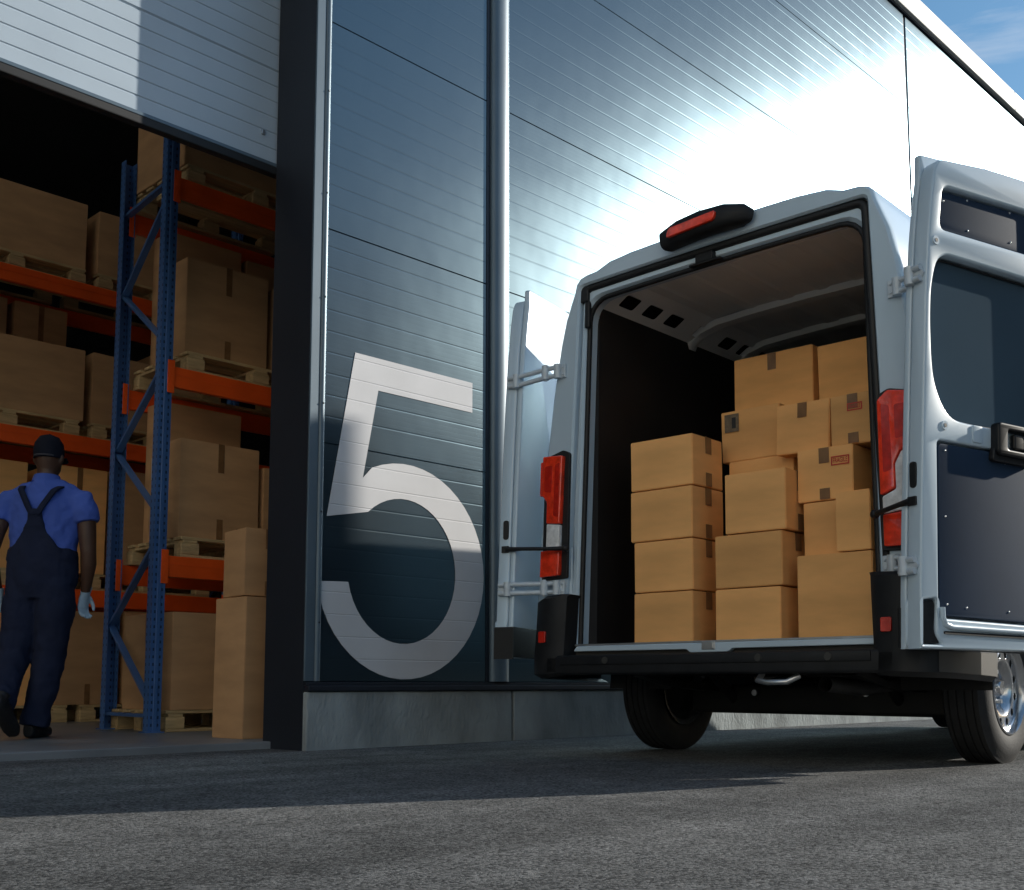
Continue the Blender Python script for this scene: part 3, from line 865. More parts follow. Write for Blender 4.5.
# ---------------------------------------------------------------- the van
VX, VY, VYAW = 4.215, -2.222, R(2.18)
VC, VS = math.cos(VYAW), math.sin(VYAW)
VAN = thing('delivery_van', 'white delivery van parked rear towards the viewer with both rear doors folded open', 'van', (VX, VY, 0), VYAW)
def V(u, w_, z):                       # van coordinates: u to the right, w forwards
    return Vector((w_, -(u + 0.021 * (z - 0.53)), z + 0.007 * u * (z - 0.53)))
def VR(p): return V(p[0], p[1], p[2])
def vw(u, w_, z):                      # to world
    return Vector((VX + w_ * VC + u * VS, VY + w_ * VS - u * VC, z))
def vmb(): return MB(VR)

ZT = 2.475
def half_w(z):                         # outer half width of the body at height z
    tab = [(0.30, 1.02), (0.5, 1.035), (0.8, 1.035), (1.1, 1.02), (1.5, 0.985), (1.9, 0.935), (2.15, 0.89), (2.3, 0.845), (2.40, 0.79)]
    for (z0, a), (z1, b_) in zip(tab, tab[1:]):
        if z <= z1: return a + (b_ - a) * (z - z0) / (z1 - z0)
    return tab[-1][1]
NS = 14
def outer_profile(zbot, k=1.0, sw=1.0, inset=0.0, ztop=ZT):
    """left bottom -> over the roof -> right bottom"""
    L_ = []
    for i in range(NS + 1):
        z = zbot + (2.36 - zbot) * i / NS
        L_.append((-(half_w(z) - inset) * sw, z))
    L_ += [(-(0.800 - inset) * sw, 2.405), (-(0.775 - inset) * sw, 2.432 - inset * .4), (-(0.735 - inset) * sw, 2.446 - inset), (-0.665 * sw, 2.450 - inset), (-0.625 * sw, 2.464 - inset), (-0.585 * sw, 2.478 - inset)]
    for x in (-0.45, -0.3, -0.15): L_.append((x * sw, 2.486 + 0.012 * (1 - (x / 0.585) ** 2) - inset))
    P = L_ + [(0.0, 2.498 - inset)] + [(-x, z) for x, z in reversed(L_)]
    return [(x, zbot + (z - zbot) * k) for x, z in P]
NP = len(outer_profile(0.5))
def arch_bot(w_):
    d = abs(w_ - 1.03)
    if d >= 0.43: return 0.49
    return max(0.49, 0.335 + math.sqrt(max(0.43 ** 2 - d * d, 0)) * 0.98)
rows = []
ws = [0.0, 0.006, 0.02, 0.05, 0.2, 0.45, 0.598, 0.602, 0.64, 0.70, 0.80, 0.92, 1.03, 1.14, 1.26, 1.36, 1.42, 1.458, 1.462, 1.8, 2.5, 3.2, 3.9, 4.2]
for w_ in ws:
    ins = {0.0: 0.016, 0.006: 0.007, 0.02: 0.0015}.get(w_, 0.0)
    rows.append([(x, w_, z) for x, z in outer_profile(arch_bot(w_), inset=ins)])
b = vmb(); b.grid(rows); VB = b.build('body', M['white'], VAN, 50)
# nose
nose = [(4.2, 1.0, 1.0), (4.45, 0.955, 0.985), (4.8, 0.80, 0.97), (5.1, 0.60, 0.96), (5.2, 0.52, 0.955), (5.5, 0.46, 0.93), (5.85, 0.40, 0.86), (6.05, 0.30, 0.76), (6.15, 0.16, 0.68)]
b = vmb()
b.grid([[(x, w_, z) for x, z in outer_profile(0.49, k, s)] for w_, k, s in nose])
pr = outer_profile(0.49, 0.16, 0.68)
b.bm.faces.new([b.v((x, 6.15, z)) for x, z in pr])
b.build('cab', M['white'], VAN, 50)
b = vmb()
rws = []
for w_, k, s in nose[1:5]:
    pp = outer_profile(0.49, k, s)[NS + 2:-(NS + 2)]
    rws.append([(x * 0.96, w_ + 0.02, z + 0.012) for x, z in pp])
b.grid(rws); b.build('windscreen', M['glass'], VAN, 50)
for sg in (-1, 1):
    m_ = vmb(); m_.box((sg * 1.0 - 0.03, 4.55, 1.20), (sg * 1.0 + 0.03, 4.62, 1.26), 0.01)
    m_.box((min(sg * 1.02, sg * 1.22), 4.50, 1.15), (max(sg * 1.02, sg * 1.22), 4.64, 1.55), 0.04, 3)
    m_.build('wing_mirror', M['plastic'], VAN)
# rear frame: outer face, recess, inner lip
def frame_outline(hb, ht, ztop, r, zbot):
    P = []
    def hw(z): return hb + (ht - hb) * (z - 0.5) / (ztop - 0.5)
    for i in range(NS + 1):
        z = zbot + (ztop - r - zbot) * i / NS
        P.append((-hw(z), z))
    for i in range(1, 6):
        a = R(90) * i / 5
        h_ = hw(ztop - r * (1 - math.sin(a)))
        P.append((-h_ + r * (1 - math.cos(a)), ztop - r + r * math.sin(a)))
    n_top = NP - 2 * len(P)
    x0 = P[-1][0]
    T = [(x0 + (-2 * x0) * (i + 1) / (n_top + 1), ztop + 0.006 * (1 - (2 * (i + 1) / (n_top + 1) - 1) ** 2)) for i in range(n_top)]
    return P + T + [(-x, z) for x, z in reversed(P)]
o0 = outer_profile(0.49, inset=0.016)
f1 = frame_outline(0.868, 0.778, 2.398, 0.03, 0.49)
f2 = frame_outline(0.858, 0.770, 2.390, 0.03, 0.49)
f3 = frame_outline(0.806, 0.758, 2.335, 0.11, 0.53)
f4 = frame_outline(0.790, 0.742, 2.322, 0.11, 0.53)
b = vmb()
b.grid([[(x, 0.0, z) for x, z in o0], [(x, 0.0, z) for x, z in f1], [(x, 0.012, z) for x, z in f2]])
b.build('rear_frame', M['white'], VAN, 40)
b = vmb()
mid = [((a[0] + c[0]) / 2, (a[1] + c[1]) / 2) for a, c in zip(f2, f3)]
b.grid([[(x, 0.012, z) for x, z in f2], [(x, 0.045, z) for x, z in f2], [(x, 0.050, z) for x, z in mid], [(x, 0.030, z) for x, z in mid], [(x, 0.028, z) for x, z in f3], [(x, 0.05, z) for x, z in f4], [(x, 0.12, z) for x, z in f4]])
b.build('door_rebate', M['white'], VAN, 40)
# black sealing profile: top run and the left corner
b = vmb()
sl_ = frame_outline(0.842, 0.752, 2.376, 0.04, 0.60)
b.tube([(x, 0.032, z) for x, z in sl_[NS + 3:NP - 1]], 0.021, 8)
b.build('door_seal', M['seal'], VAN, 60)
b = vmb(); b.tube([(x, 0.052, z) for x, z in frame_outline(0.786, 0.738, 2.316, 0.11, 0.56)], 0.013, 8); b.build('opening_seal', M['seal'], VAN, 60)
b = vmb(); b.box((-0.776, 0.012, 2.305), (-0.726, 0.044, 2.386), 0.006); b.box((-0.752, 0.018, 2.17), (-0.722, 0.04, 2.31), 0.006); b.build('corner_seal', M['seal'], VAN)
# stamped strip on the left rebate
b = vmb(); b.tube([(-0.835, 0.036, 0.62), (-0.835, 0.036, 1.05)], 0.012, 8); b.tube([(-0.822, 0.036, 1.60), (-0.80, 0.036, 2.12)], 0.012, 8); b.build('stamped_rib', M['white'], VAN, 60)
# latch striker in the header and bow handle
b = vmb(); b.box((-0.075, -0.004, 2.318), (0.02, 0.05, 2.362), 0.006); b.box((-0.11, 0.0, 2.312), (0.06, 0.03, 2.322), 0.002); b.build('header_latch', M['plastic'], VAN)
# third brake light
b = vmb()
b.loft([((-0.225, -0.006, 2.450), 0.006, 0.02), ((-0.212, -0.03, 2.456), 0.045, 0.050), ((-0.12, -0.045, 2.468), 0.055, 0.056), ((0.0, -0.05, 2.474), 0.058, 0.058), ((0.12, -0.045, 2.472), 0.055, 0.056), ((0.205, -0.03, 2.462), 0.048, 0.046), ((0.222, -0.006, 2.458), 0.04, 0.03)], 20, (0, 1, 0), 3.0)
bl = b.build('brake_light', M['plastic'], VAN, 50)
plate('brake_lens', [rnd_poly([(-0.165, 2.434), (0.095, 2.448), (0.108, 2.490), (-0.150, 2.478)], 0.018)], 0.0, 0.02, lambda a, b_, c: V(a, -0.112 + 0.01 + (abs(a) * 0.03) - c, b_), M['red'], bl, 0.004)
# interior
b = vmb()
b.grid([[(-0.735, 0.12, 0.55), (-0.735, 0.12, 2.31)], [(-0.735, 3.25, 0.55), (-0.735, 3.25, 2.31)]])
b.grid([[(0.735, 0.12, 0.55), (0.735, 0.12, 2.31)], [(0.735, 3.25, 0.55), (0.735, 3.25, 2.31)]])
b.grid([[(-0.735, 3.25, 0.55), (-0.735, 3.25, 2.40)], [(0.735, 3.25, 0.55), (0.735, 3.25, 2.40)]])
b.grid([[(-0.790, 0.12, 0.55), (-0.790, 0.12, 2.24)], [(-0.735, 0.1205, 0.55), (-0.735, 0.1205, 2.24)]])
b.grid([[(0.790, 0.12, 0.55), (0.790, 0.12, 2.24)], [(0.735, 0.1205, 0.55), (0.735, 0.1205, 2.24)]])
LI = b.build('lining', M['liner'], VAN)
b = vmb(); b.box((-0.755, 0.121, 0.60), (-0.7352, 0.145, 0.99), 0.003); b.build('lashing_rail', M['white'], LI)
b = vmb(); b.box((-0.90, 0.03, 0.50), (0.90, 3.9, 0.548)); b.build('load_floor', M['ply'], VAN)
b = vmb()
n = 12
b.grid([[(-0.734 + 0.17 * (1 if t else 0), 1.03 + 0.45 * math.cos(R(180) * k / n), 0.55 + 0.40 * math.sin(R(180) * k / n)) for k in range(n + 1)] for t in (0, 1)])
b.bm.faces.new([b.v((-0.564, 1.03 + 0.45 * math.cos(R(180) * k / n), 0.55 + 0.40 * math.sin(R(180) * k / n))) for k in range(n + 1)])
b.grid([[(0.734 - 0.17 * (1 if t else 0), 1.03 + 0.45 * math.cos(R(180) * k / n), 0.55 + 0.40 * math.sin(R(180) * k / n)) for k in range(n + 1)] for t in (0, 1)])
b.bm.faces.new([b.v((0.564, 1.03 + 0.45 * math.cos(R(180) * k / n), 0.55 + 0.40 * math.sin(R(180) * k / n))) for k in range(n + 1)])
b.build('wheel_arch', M['liner2'], VAN, 40)
# headliner: flat centre, ribs, side rails with punched windows
b = vmb()
pr = []
xs_ = [-0.56 + 1.12 * i / 56 for i in range(57)]
for x in xs_:
    rib = 0.006 if (int((x + 0.56) / 0.07)) % 3 == 0 else 0.0
    pr.append((x, 2.408 - rib))
b.grid([[(x, w_, z) for x, z in pr] for w_ in (0.06, 3.25)])
b.build('roof_lining', M['whitein'], VAN)
for sg in (-1, 1):
    holes = []
    for k in range(11):
        a0 = 0.22 + k * 0.20 + (0.08 if k > 2 else 0) + (0.07 if k > 3 else 0)
        holes.append(rnd_poly(rect(a0, 0.055, a0 + 0.125, 0.135), 0.018, 3))
    plate('roof_rail', [rect(0.06, 0.0, 3.25, 0.215)] + holes, 0.0, 0.003,
          lambda a, b_, c: V(sg * (0.742 - b_ * 0.86 - c * 0.5), a, 2.300 + b_ * 0.52 - c), M['whitein'], VAN)
    b = vmb(); b.box((sg * 0.755 - 0.004, 0.06, 2.29), (sg * 0.755 + 0.004, 3.25, 2.44)); b.build('rail_back', M['under'], VAN)
for wb in (0.98, 1.50, 2.3):
    pts = [(-0.738, 2.27), (-0.720, 2.315), (-0.66, 2.352), (-0.55, 2.378), (-0.3, 2.388), (0, 2.392), (0.3, 2.388), (0.55, 2.378), (0.66, 2.352), (0.720, 2.315), (0.738, 2.27)]
    b = vmb()
    sec = [(-0.048, 0.018), (-0.034, -0.012), (0.034, -0.012), (0.048, 0.018)]
    b.grid([[(x, wb + dw, z + dz) for dw, dz in sec] for x, z in pts])
    b.build('roof_bow', M['whitein'], VAN, 50)
# sill strip
plate('sill_strip', [rnd_poly([(-0.765, 0.546), (-0.785, 0.520), (-0.12, 0.518), (-0.10, 0.503), (0.10, 0.503), (0.12, 0.518), (0.80, 0.520), (0.80, 0.546)], 0.008)], 0.0, 0.035, lambda a, b_, c: V(a, 0.03 - c, b_), M['white'], VAN, 0.004)
b = vmb(); b.box((-0.78, -0.001, 0.546), (0.78, 0.06, 0.556), 0.002)
b.build('sill_tread', M['steel'], VAN)
b = vmb(); b.box((-0.035, -0.010, 0.515), (0.035, -0.004, 0.550), 0.002); b.box((0.012, -0.014, 0.519), (0.028, -0.008, 0.545), 0.002); b.build('floor_latch', M['steel'], VAN)
# bumper
b = vmb()
b.box((-0.90, -0.085, 0.405), (0.90, 0.03, 0.500), 0.014, 3)
b.box((-0.80, -0.092, 0.452), (0.80, -0.080, 0.494), 0.004)
BU = b.build('rear_bumper', M['plastic'], VAN, 40)
for u in (-0.52, 0.30, 0.62):
    b = vmb(); b.lathe([(0.0, 0.002), (0.016, 0.002), (0.018, -0.004)], (u, -0.094, 0.472), (0, -1, 0), (1, 0, 0), 16); b.build('parking_sensor', M['gplastic'], BU)
for sg in (-1, 1):
    mm = lambda p, s_=sg: V(p[0] * s_, p[1], p[2])
    b = MB(mm)
    # corner cap: tall column below the lamp, rounding to the side
    path = [(0.795, 0.028), (0.800, -0.060), (0.83, -0.085), (0.93, -0.085), (0.99, -0.060), (1.035, -0.005), (1.056, 0.10), (1.060, 0.34), (1.055, 0.570)]
    zlo = [0.405, 0.400, 0.395, 0.390, 0.388, 0.386, 0.384, 0.378, 0.370]
    zhi = [0.80, 0.805, 0.805, 0.80, 0.785, 0.70, 0.515, 0.505, 0.505]
    rowsb = []
    for (u, w_), zl, zh in zip(path, zlo, zhi):
        rowsb.append([(u - 0.03 * (u > 0.9), w_ + 0.02, zl), (u, w_, zl + 0.02), (u + 0.002, w_, 0.49), (u - 0.006, w_ + 0.004, (0.49 + zh) / 2), (u - 0.012, w_ + 0.006, zh - 0.014), (u - 0.022, w_ + 0.02, zh)])
    b.grid(rowsb)
    cap_ = b.build('bumper_corner', M['plastic'], VAN, 40)
    b = MB(mm)
    rowsb = [[(u + 0.003, w_ + (0.001), zl + 0.022), (u + 0.004, w_ + 0.001, 0.488)] for (u, w_), zl in zip(path[5:], zlo[5:])]
    b.grid(rowsb); b.build('bumper_side', M['gplastic'], VAN, 40)
    ur = 0.865 if sg > 0 else 0.920
    plate('rear_reflector', [rnd_poly(rect(ur - 0.022, 0.565, ur + 0.022, 0.622), 0.008)], 0, 0.012, lambda a, b_, c, s_=sg: V(a * s_, -0.080 - c, b_), M['darkred'], cap_, 0.002)
    # lower side body cladding ahead of the wheel
    b = MB(mm); b.box((0.99, 1.47, 0.34), (1.05, 4.15, 0.53), 0.02, 3); b.build('side_sill', M['gplastic'], VAN)
    # wheel well
    b = MB(mm)
    n = 14
    arc = [(1.03 + 0.425 * math.cos(R(180) * k / n), 0.335 + 0.425 * math.sin(R(180) * k / n)) for k in range(n + 1)]
    b.grid([[(u, w_, z) for w_, z in arc] for u in (0.62, 1.022)])
    b.build('wheel_well', M['under'], VAN)
# tail lights
for sg in (-1, 1):
    mm = (lambda a, b_, c, s_=sg: V(s_ * (a - 0.040 * (b_ - 0.9) * 0.6), -0.004 - c, b_))
    if sg > 0: i0, i1 = 0.822, 0.985
    else: i0, i1 = 0.822, 0.985
    hs = plate('tail_light', [rnd_poly([(i0, 0.89), (i1 + 0.004, 0.885), (i1 + 0.004, 1.52), (i0 + 0.05, 1.548), (i0 + 0.006, 1.528)], 0.012)], -0.006, 0.012, mm, M['seal'], VAN, 0.003)
    a0 = i0 + 0.030 if sg < 0 else i0 + 0.012
    W_ = i1 - a0
    def P(fx, z): return (a0 + fx * W_, z)
    if sg > 0:
        red_up = [P(0.0, 1.11), P(0.42, 1.135), P(0.42, 1.235), P(0.60, 1.285), P(1.0, 1.30), P(1.0, 1.515), P(0.30, 1.535), P(0.0, 1.50)]
        clear = [P(0.05, 1.035), P(1.0, 1.05), P(1.0, 1.296), P(0.61, 1.281), P(0.43, 1.232), P(0.43, 1.13), P(0.05, 1.105)]
        red_lo = [P(0.05, 0.905), P(1.0, 0.900), P(1.0, 1.046), P(0.05, 1.031)]
    else:
        red_up = [P(0.02, 1.515), P(0.98, 1.525), P(1.0, 1.325), P(0.72, 1.285), P(0.72, 1.175), P(0.06, 1.165)]
        clear = [P(0.08, 1.04), P(0.72, 1.045), P(0.72, 1.172), P(0.08, 1.162)]
        red_lo = [P(0.05, 0.905), P(0.97, 0.900), P(0.97, 1.035), P(0.05, 1.036)]
    e1 = plate('red_lens', [rnd_poly(red_up, 0.010)], 0.008, 0.040, mm, M['red'], hs, 0.006, 40)
    e2 = plate('clear_lens', [rnd_poly(clear, 0.008)], 0.008, 0.036, mm, M['clear'], hs, 0.005, 40)
    e3 = plate('red_lens', [rnd_poly(red_lo, 0.008)], 0.008, 0.038, mm, M['red'], hs, 0.005, 40)
    # darker chambers behind the lens face
    zc = 1.40
    plate('lamp_chamber', [rnd_poly([P(0.12, 1.20), P(0.36, 1.21), P(0.34, 1.47), P(0.12, 1.48)], 0.01)] , 0.0395, 0.0412, mm, M['darkred'], hs)
    plate('lamp_chamber', [rnd_poly([P(0.48, 1.33), P(0.84, 1.34), P(0.84, 1.47), P(0.48, 1.47)], 0.012)] , 0.0395, 0.0412, mm, M['darkred'], hs)
    # side return of the lamp
    b = MB(lambda p, s_=sg: V(s_ * (p[0] - 0.024 * (p[2] - 0.9)), p[1], p[2]))
    b.box((i1 - 0.012, -0.036, 1.32 if sg < 0 else 0.905), (i1 + 0.020, 0.13, 1.50), 0.008, 2); b.build('side_lens', M['red'], hs)
# rear doors
def make_door(P0u, P0w, du, dw, nu, nw, sg):
    """a along the door from the hinge edge, t outwards (away from the lining side)"""
    def D(a, z, t): return V(P0u + a * du - t * nu, P0w + a * dw - t * nw, z)
    SC = 0.968
    def zz(z): return 0.36 + (z - 0.36) * SC
    def pl(name, loops, t0, t1, m, par, bev=0.0, sm=40):
        lp = [[(p[0] * SC, zz(p[1])) for p in l] for l in loops]
        return plate(name, lp, t0, t1, lambda a, b_, c: D(a, b_, c), m, par, bev, sm)
    edge = [(-0.045, 0.497), (-0.040, 0.70), (-0.030, 0.95), (-0.012, 1.3), (0.004, 1.6), (0.022, 1.9), (0.045, 2.15), (0.068, 2.32), (0.088, 2.43)]
    outline = [(p[0], p[1]) for p in edge] + rnd_poly([(0.088, 2.43), (0.118, 2.492), (0.42, 2.520), (0.795, 2.530, 0.01), (0.795, 0.485, 0.01), (-0.045, 0.497, 0.0)], 0.05)[6:-6]
    skin_o = [(p[0], p[1]) for p in edge] + rnd_poly([(0.088, 2.43), (0.092, 2.535, 0.012), (0.42, 2.555), (0.795, 2.562, 0.01), (0.795, 0.485, 0.01), (-0.045, 0.497, 0.0)], 0.05)[6:-6]
    upper = rnd_poly([(0.130, 2.212), (0.160, 2.366), (0.770, 2.374), (0.770, 2.212)], 0.04)
    win = rnd_poly([(0.063, 1.75, 0.2), (0.075, 1.94, 0.15), (0.125, 2.078, 0.12), (0.765, 2.068, 0.05), (0.765, 1.422, 0.05), (0.30, 1.424, 0.1), (0.16, 1.434, 0.12), (0.078, 1.56, 0.2)], 0.1, 6)
    lower = rnd_poly([(0.076, 0.632), (0.088, 1.308), (0.77, 1.304), (0.77, 0.612)], 0.022)
    slot = rnd_poly([(-0.030, 0.522, 0.012), (-0.030, 0.675, 0.012), (0.050, 0.690, 0.03), (0.040, 0.56, 0.03), (0.075, 0.522, 0.012)], 0.012)
    def grow(l, d):
        cx_ = sum(p[0] for p in l) / len(l); cz_ = sum(p[1] for p in l) / len(l)
        return [(p[0] + math.copysign(d, p[0] - cx_), p[1] + math.copysign(d, p[1] - cz_)) for p in l]
    # steel: outer skin and inner pressing in one shell
    skin = [(p[0] * SC, zz(p[1])) for p in skin_o]
    me1 = curve_mesh([skin], 0.030, 0.008)
    me2 = curve_mesh([[(p[0] * SC, zz(p[1])) for p in l] for l in (outline, grow(upper, 0.016), grow(win, 0.016), grow(lower, 0.014), grow(slot, 0.008))], 0.068, 0.010)
    mb = MB()
    t1_ = bmesh.new(); t1_.from_mesh(me1)
    for q in t1_.verts: q.co = D(q.co.x, q.co.y, 0.086 + q.co.z)
    bmesh.ops.remove_doubles(t1_, verts=t1_.verts[:], dist=1e-5); mb.add(t1_)
    t2_ = bmesh.new(); t2_.from_mesh(me2)
    for q in t2_.verts: q.co = D(q.co.x, q.co.y, 0.034 + q.co.z)
    bmesh.ops.remove_doubles(t2_, verts=t2_.verts[:], dist=1e-5); mb.add(t2_)
    door = mb.build('rear_door', M['white'], VAN, 35)
    pl('upper_trim', [grow(upper, 0.004)], 0.022, 0.028, M['trimpanel'], door, 0.001)
    pl('window', [grow(win, 0.008)], 0.046, 0.052, M['glass'], door, 0.0)
    pl('window_rubber', [grow(win, 0.009), grow(win, -0.004)], 0.034, 0.0455, M['seal'], door, 0.002)
    lt = pl('lower_trim', [grow(lower, 0.003)], 0.006, 0.014, M['trimpanel'], door, 0.0015)
    pl('bottom_seal', [rnd_poly([(0.086, 0.556), (0.086, 0.567), (0.785, 0.555), (0.785, 0.543)], 0.003)], -0.006, 0.004, M['seal'], door)
    pl('slot_cover', [grow(slot, -0.002)], 0.012, 0.018, M['seal'], door)
    pl('lower_cladding', [[(-0.046, 0.500), (-0.046, 0.66), (0.79, 0.645), (0.79, 0.488)]], 0.094, 0.108, M['seal'], door, 0.003)
    if sg < 0:
        pl('edge_cladding', [[(-0.054, 0.490), (-0.054, 0.655), (-0.046, 0.66), (-0.046, 0.490)]], -0.002, 0.108, M['seal'], door)
    # moulded lip along the bottom
    mbk = MB(); mbk.tube([D(a * SC, zz(z), -0.002) for a, z in ((0.078, 0.66), (0.080, 0.62), (0.095, 0.592), (0.13, 0.583), (0.40, 0.577), (0.785, 0.570))], 0.012, 8)
    mbk.build('moulded_lip', M['white'], door, 60)
    # screws
    for par, pts, t in ((lt, [(0.125, 1.285), (0.118, 1.02), (0.118, 0.672), (0.235, 0.662), (0.5, 0.655), (0.5, 1.27)], 0.008), (door, [(0.168, 2.33), (0.32, 2.365), (0.32, 2.235), (0.60, 2.37), (0.60, 2.24)], 0.0235)):
        for a, z in pts:
            k = MB(); k.ball(D(a * SC, zz(z), t), 0.0055, 2); k.build('screw', M['steel'], par, 60)
    for a, z in ((0.088, 2.140), (0.118, 1.385)):
        k = MB(); c0 = D(a * SC, zz(z), 0.0); c1 = D(a * SC, zz(z), -0.004)
        k.tube([c0, c1], 0.018, 16); k.build('plug', M['white'], door, 40)
        k = MB(); k.tube([c1, D(a * SC, zz(z), -0.0055)], 0.008, 12); k.build('plug_hole', M['seal'], door, 40)
    pl('bracket', [rnd_poly(rect(0.285, 1.335, 0.345, 1.405), 0.01)], -0.005, 0.003, M['white'], door, 0.002)
    # handle: bezel with a recess and a pull
    ob = rnd_poly([(0.400, 1.292), (0.405, 1.428), (0.655, 1.422), (0.655, 1.285)], 0.022)
    ib = rnd_poly([(0.462, 1.318), (0.466, 1.398), (0.632, 1.394), (0.630, 1.314)], 0.012)
    hb = pl('door_handle', [ob, ib], -0.038, 0.004, M['handle'], door, 0.008)
    pl('handle_base', [rnd_poly([(0.388, 1.268), (0.40, 1.33), (0.655, 1.33), (0.655, 1.262)], 0.02)], -0.020, 0.005, M['seal'], hb, 0.004)
    pl('handle_pull', [rnd_poly([(0.515, 1.324), (0.518, 1.390), (0.628, 1.386), (0.628, 1.320)], 0.012)], -0.028, -0.006, M['handle'], hb, 0.008)
    # hinge edge details: oblong rubber plug and the check strap foot
    def E(z, t0, t1, off, hh, name, m, rad):
        k = MB()
        aa = None
        for (x0, z0), (x1, z1) in zip(edge, edge[1:]):
            if z0 <= z <= z1: aa = x0 + (x1 - x0) * (z - z0) / (z1 - z0)
        ring = rnd_poly([(t0, z - hh), (t1, z - hh), (t1, z + hh), (t0, z + hh)], rad)
        me_ = curve_mesh([ring], 0.008, 0.001)
        t_ = bmesh.new(); t_.from_mesh(me_)
        for q in t_.verts: q.co = D(aa * SC - off + q.co.z, zz(q.co.y), q.co.x)
        k.add(t_)
        return k.build(name, m, door, 40)
    E(1.18, 0.026, 0.056, 0.003, 0.052, 'edge_plug', M['seal'], 0.015)
    E(1.075, 0.022, 0.062, 0.006, 0.018, 'strap_foot', M['seal'], 0.004)
    return D, SC, zz, door
a17 = R(17.18)
Dr, SC, zz, door_r = make_door(1.060, -0.150, math.sin(a17), math.cos(a17), math.cos(a17), -math.sin(a17), 1)
door_r['label'] = 'right rear door folded back along the side, dark inner panels showing'
a15 = R(14.8)
Dl, SC, zz, door_l = make_door(-1.195, -0.105, -math.sin(a15), math.cos(a15), -math.cos(a15), -math.sin(a15), -1)
door_l['label'] = 'left rear door folded back, seen along its hinge edge'
# hinges and straps
def hinge(D, z, ub, sg, door, zbody):
    ez = {0.82: -0.036, 2.0: 0.030, 0.86: -0.034}.get(z, 0.0)
    k = MB()
    e = D(ez * SC, zz(z), 0.05)
    # plate on the door edge and over the inner face
    pts = [D((ez - 0.006) * SC, zz(z), 0.075), D((ez - 0.010) * SC, zz(z), 0.02)]
    for dz in (-0.022, 0.022):
        p0 = D(ez * SC - 0.014, zz(z) + dz, 0.085); p1 = D(ez * SC - 0.014, zz(z) + dz, 0.018)
        q0 = V(sg * ub, -0.022, zbody + dz); q1 = V(sg * (ub + 0.06), -0.030, zbody + dz)
        k.tube([q0, q1, p0.lerp(q1, 0.5), p0, p1], 0.013, 8)
    mid_ = V(sg * (ub + 0.065), -0.040, zbody)
    for c in (V(sg * ub, -0.020, zbody), mid_, D(ez * SC - 0.016, zz(z), 0.07)):
        k.tube([c + Vector((0, 0, -0.036)), c + Vector((0, 0, 0.036))], 0.020, 12)
    bx = MB()
    k.tube([mid_ + Vector((0, 0, -0.042)), mid_ + Vector((0, 0, 0.042))], 0.010, 10)
    for dt in (0.030, 0.058):
        c = D(ez * SC - 0.004, zz(z), dt)
        k.ball(c + Vector((0, 0, 0.018)), 0.008, 1); k.ball(c - Vector((0, 0, 0.018)), 0.008, 1)
    o = k.build('hinge', M['hinge'], door, 50)
    pl_ = MB(VR)
    u0, u1 = sorted((sg * (ub - 0.045), sg * (ub + 0.012)))
    pl_.box((u0, -0.014, zbody - 0.036), (u1, -0.001, zbody + 0.036), 0.004)
    for du_ in (0.25, 0.75):
        for dz in (-0.018, 0.018): pl_.ball((u0 + (u1 - u0) * du_, -0.015, zbody + dz), 0.007, 1)
    pl_.build('hinge_plate', M['hinge'], o)
    # leaf lying on the lining side of the door
    lf = MB()
    ring = rnd_poly([(-0.002, -0.034), (0.060, -0.030), (0.082, 0.0), (0.060, 0.030), (-0.002, 0.034)], 0.008)
    me_ = curve_mesh([ring], 0.008, 0.0015)
    t_ = bmesh.new(); t_.from_mesh(me_)
    for q in t_.verts: q.co = D(ez * SC - 0.006 + q.co.z, zz(z) + q.co.y, 0.088 - q.co.x)
    lf.add(t_); lf.build('hinge_leaf', M['hinge'], o)
    return o
hinge(Dr, 2.0, 0.905, 1, door_r, 1.955); hinge(Dr, 0.82, 0.865, 1, door_r, 0.835)
hinge(Dl, 2.0, 0.895, -1, door_l, 1.965); hinge(Dl, 0.86, 0.885, -1, door_l, 0.845)
for D, sg, door, ub in ((Dr, 1, door_r, 0.812), (Dl, -1, door_l, 0.80)):
    k = MB()
    p0 = V(sg * ub, -0.055, 1.035); p1 = D(-0.030, zz(1.075), 0.05)
    k.tube([p0, p0.lerp(p1, 0.3) + Vector((-0.012, 0, -0.002)), p0.lerp(p1, 0.7) + Vector((-0.010, 0, 0)), p1], [0.012, 0.010, 0.010, 0.014], 10)
    k.ball(p0, 0.020, 2)
    st = k.build('check_strap', M['seal'], door, 60)
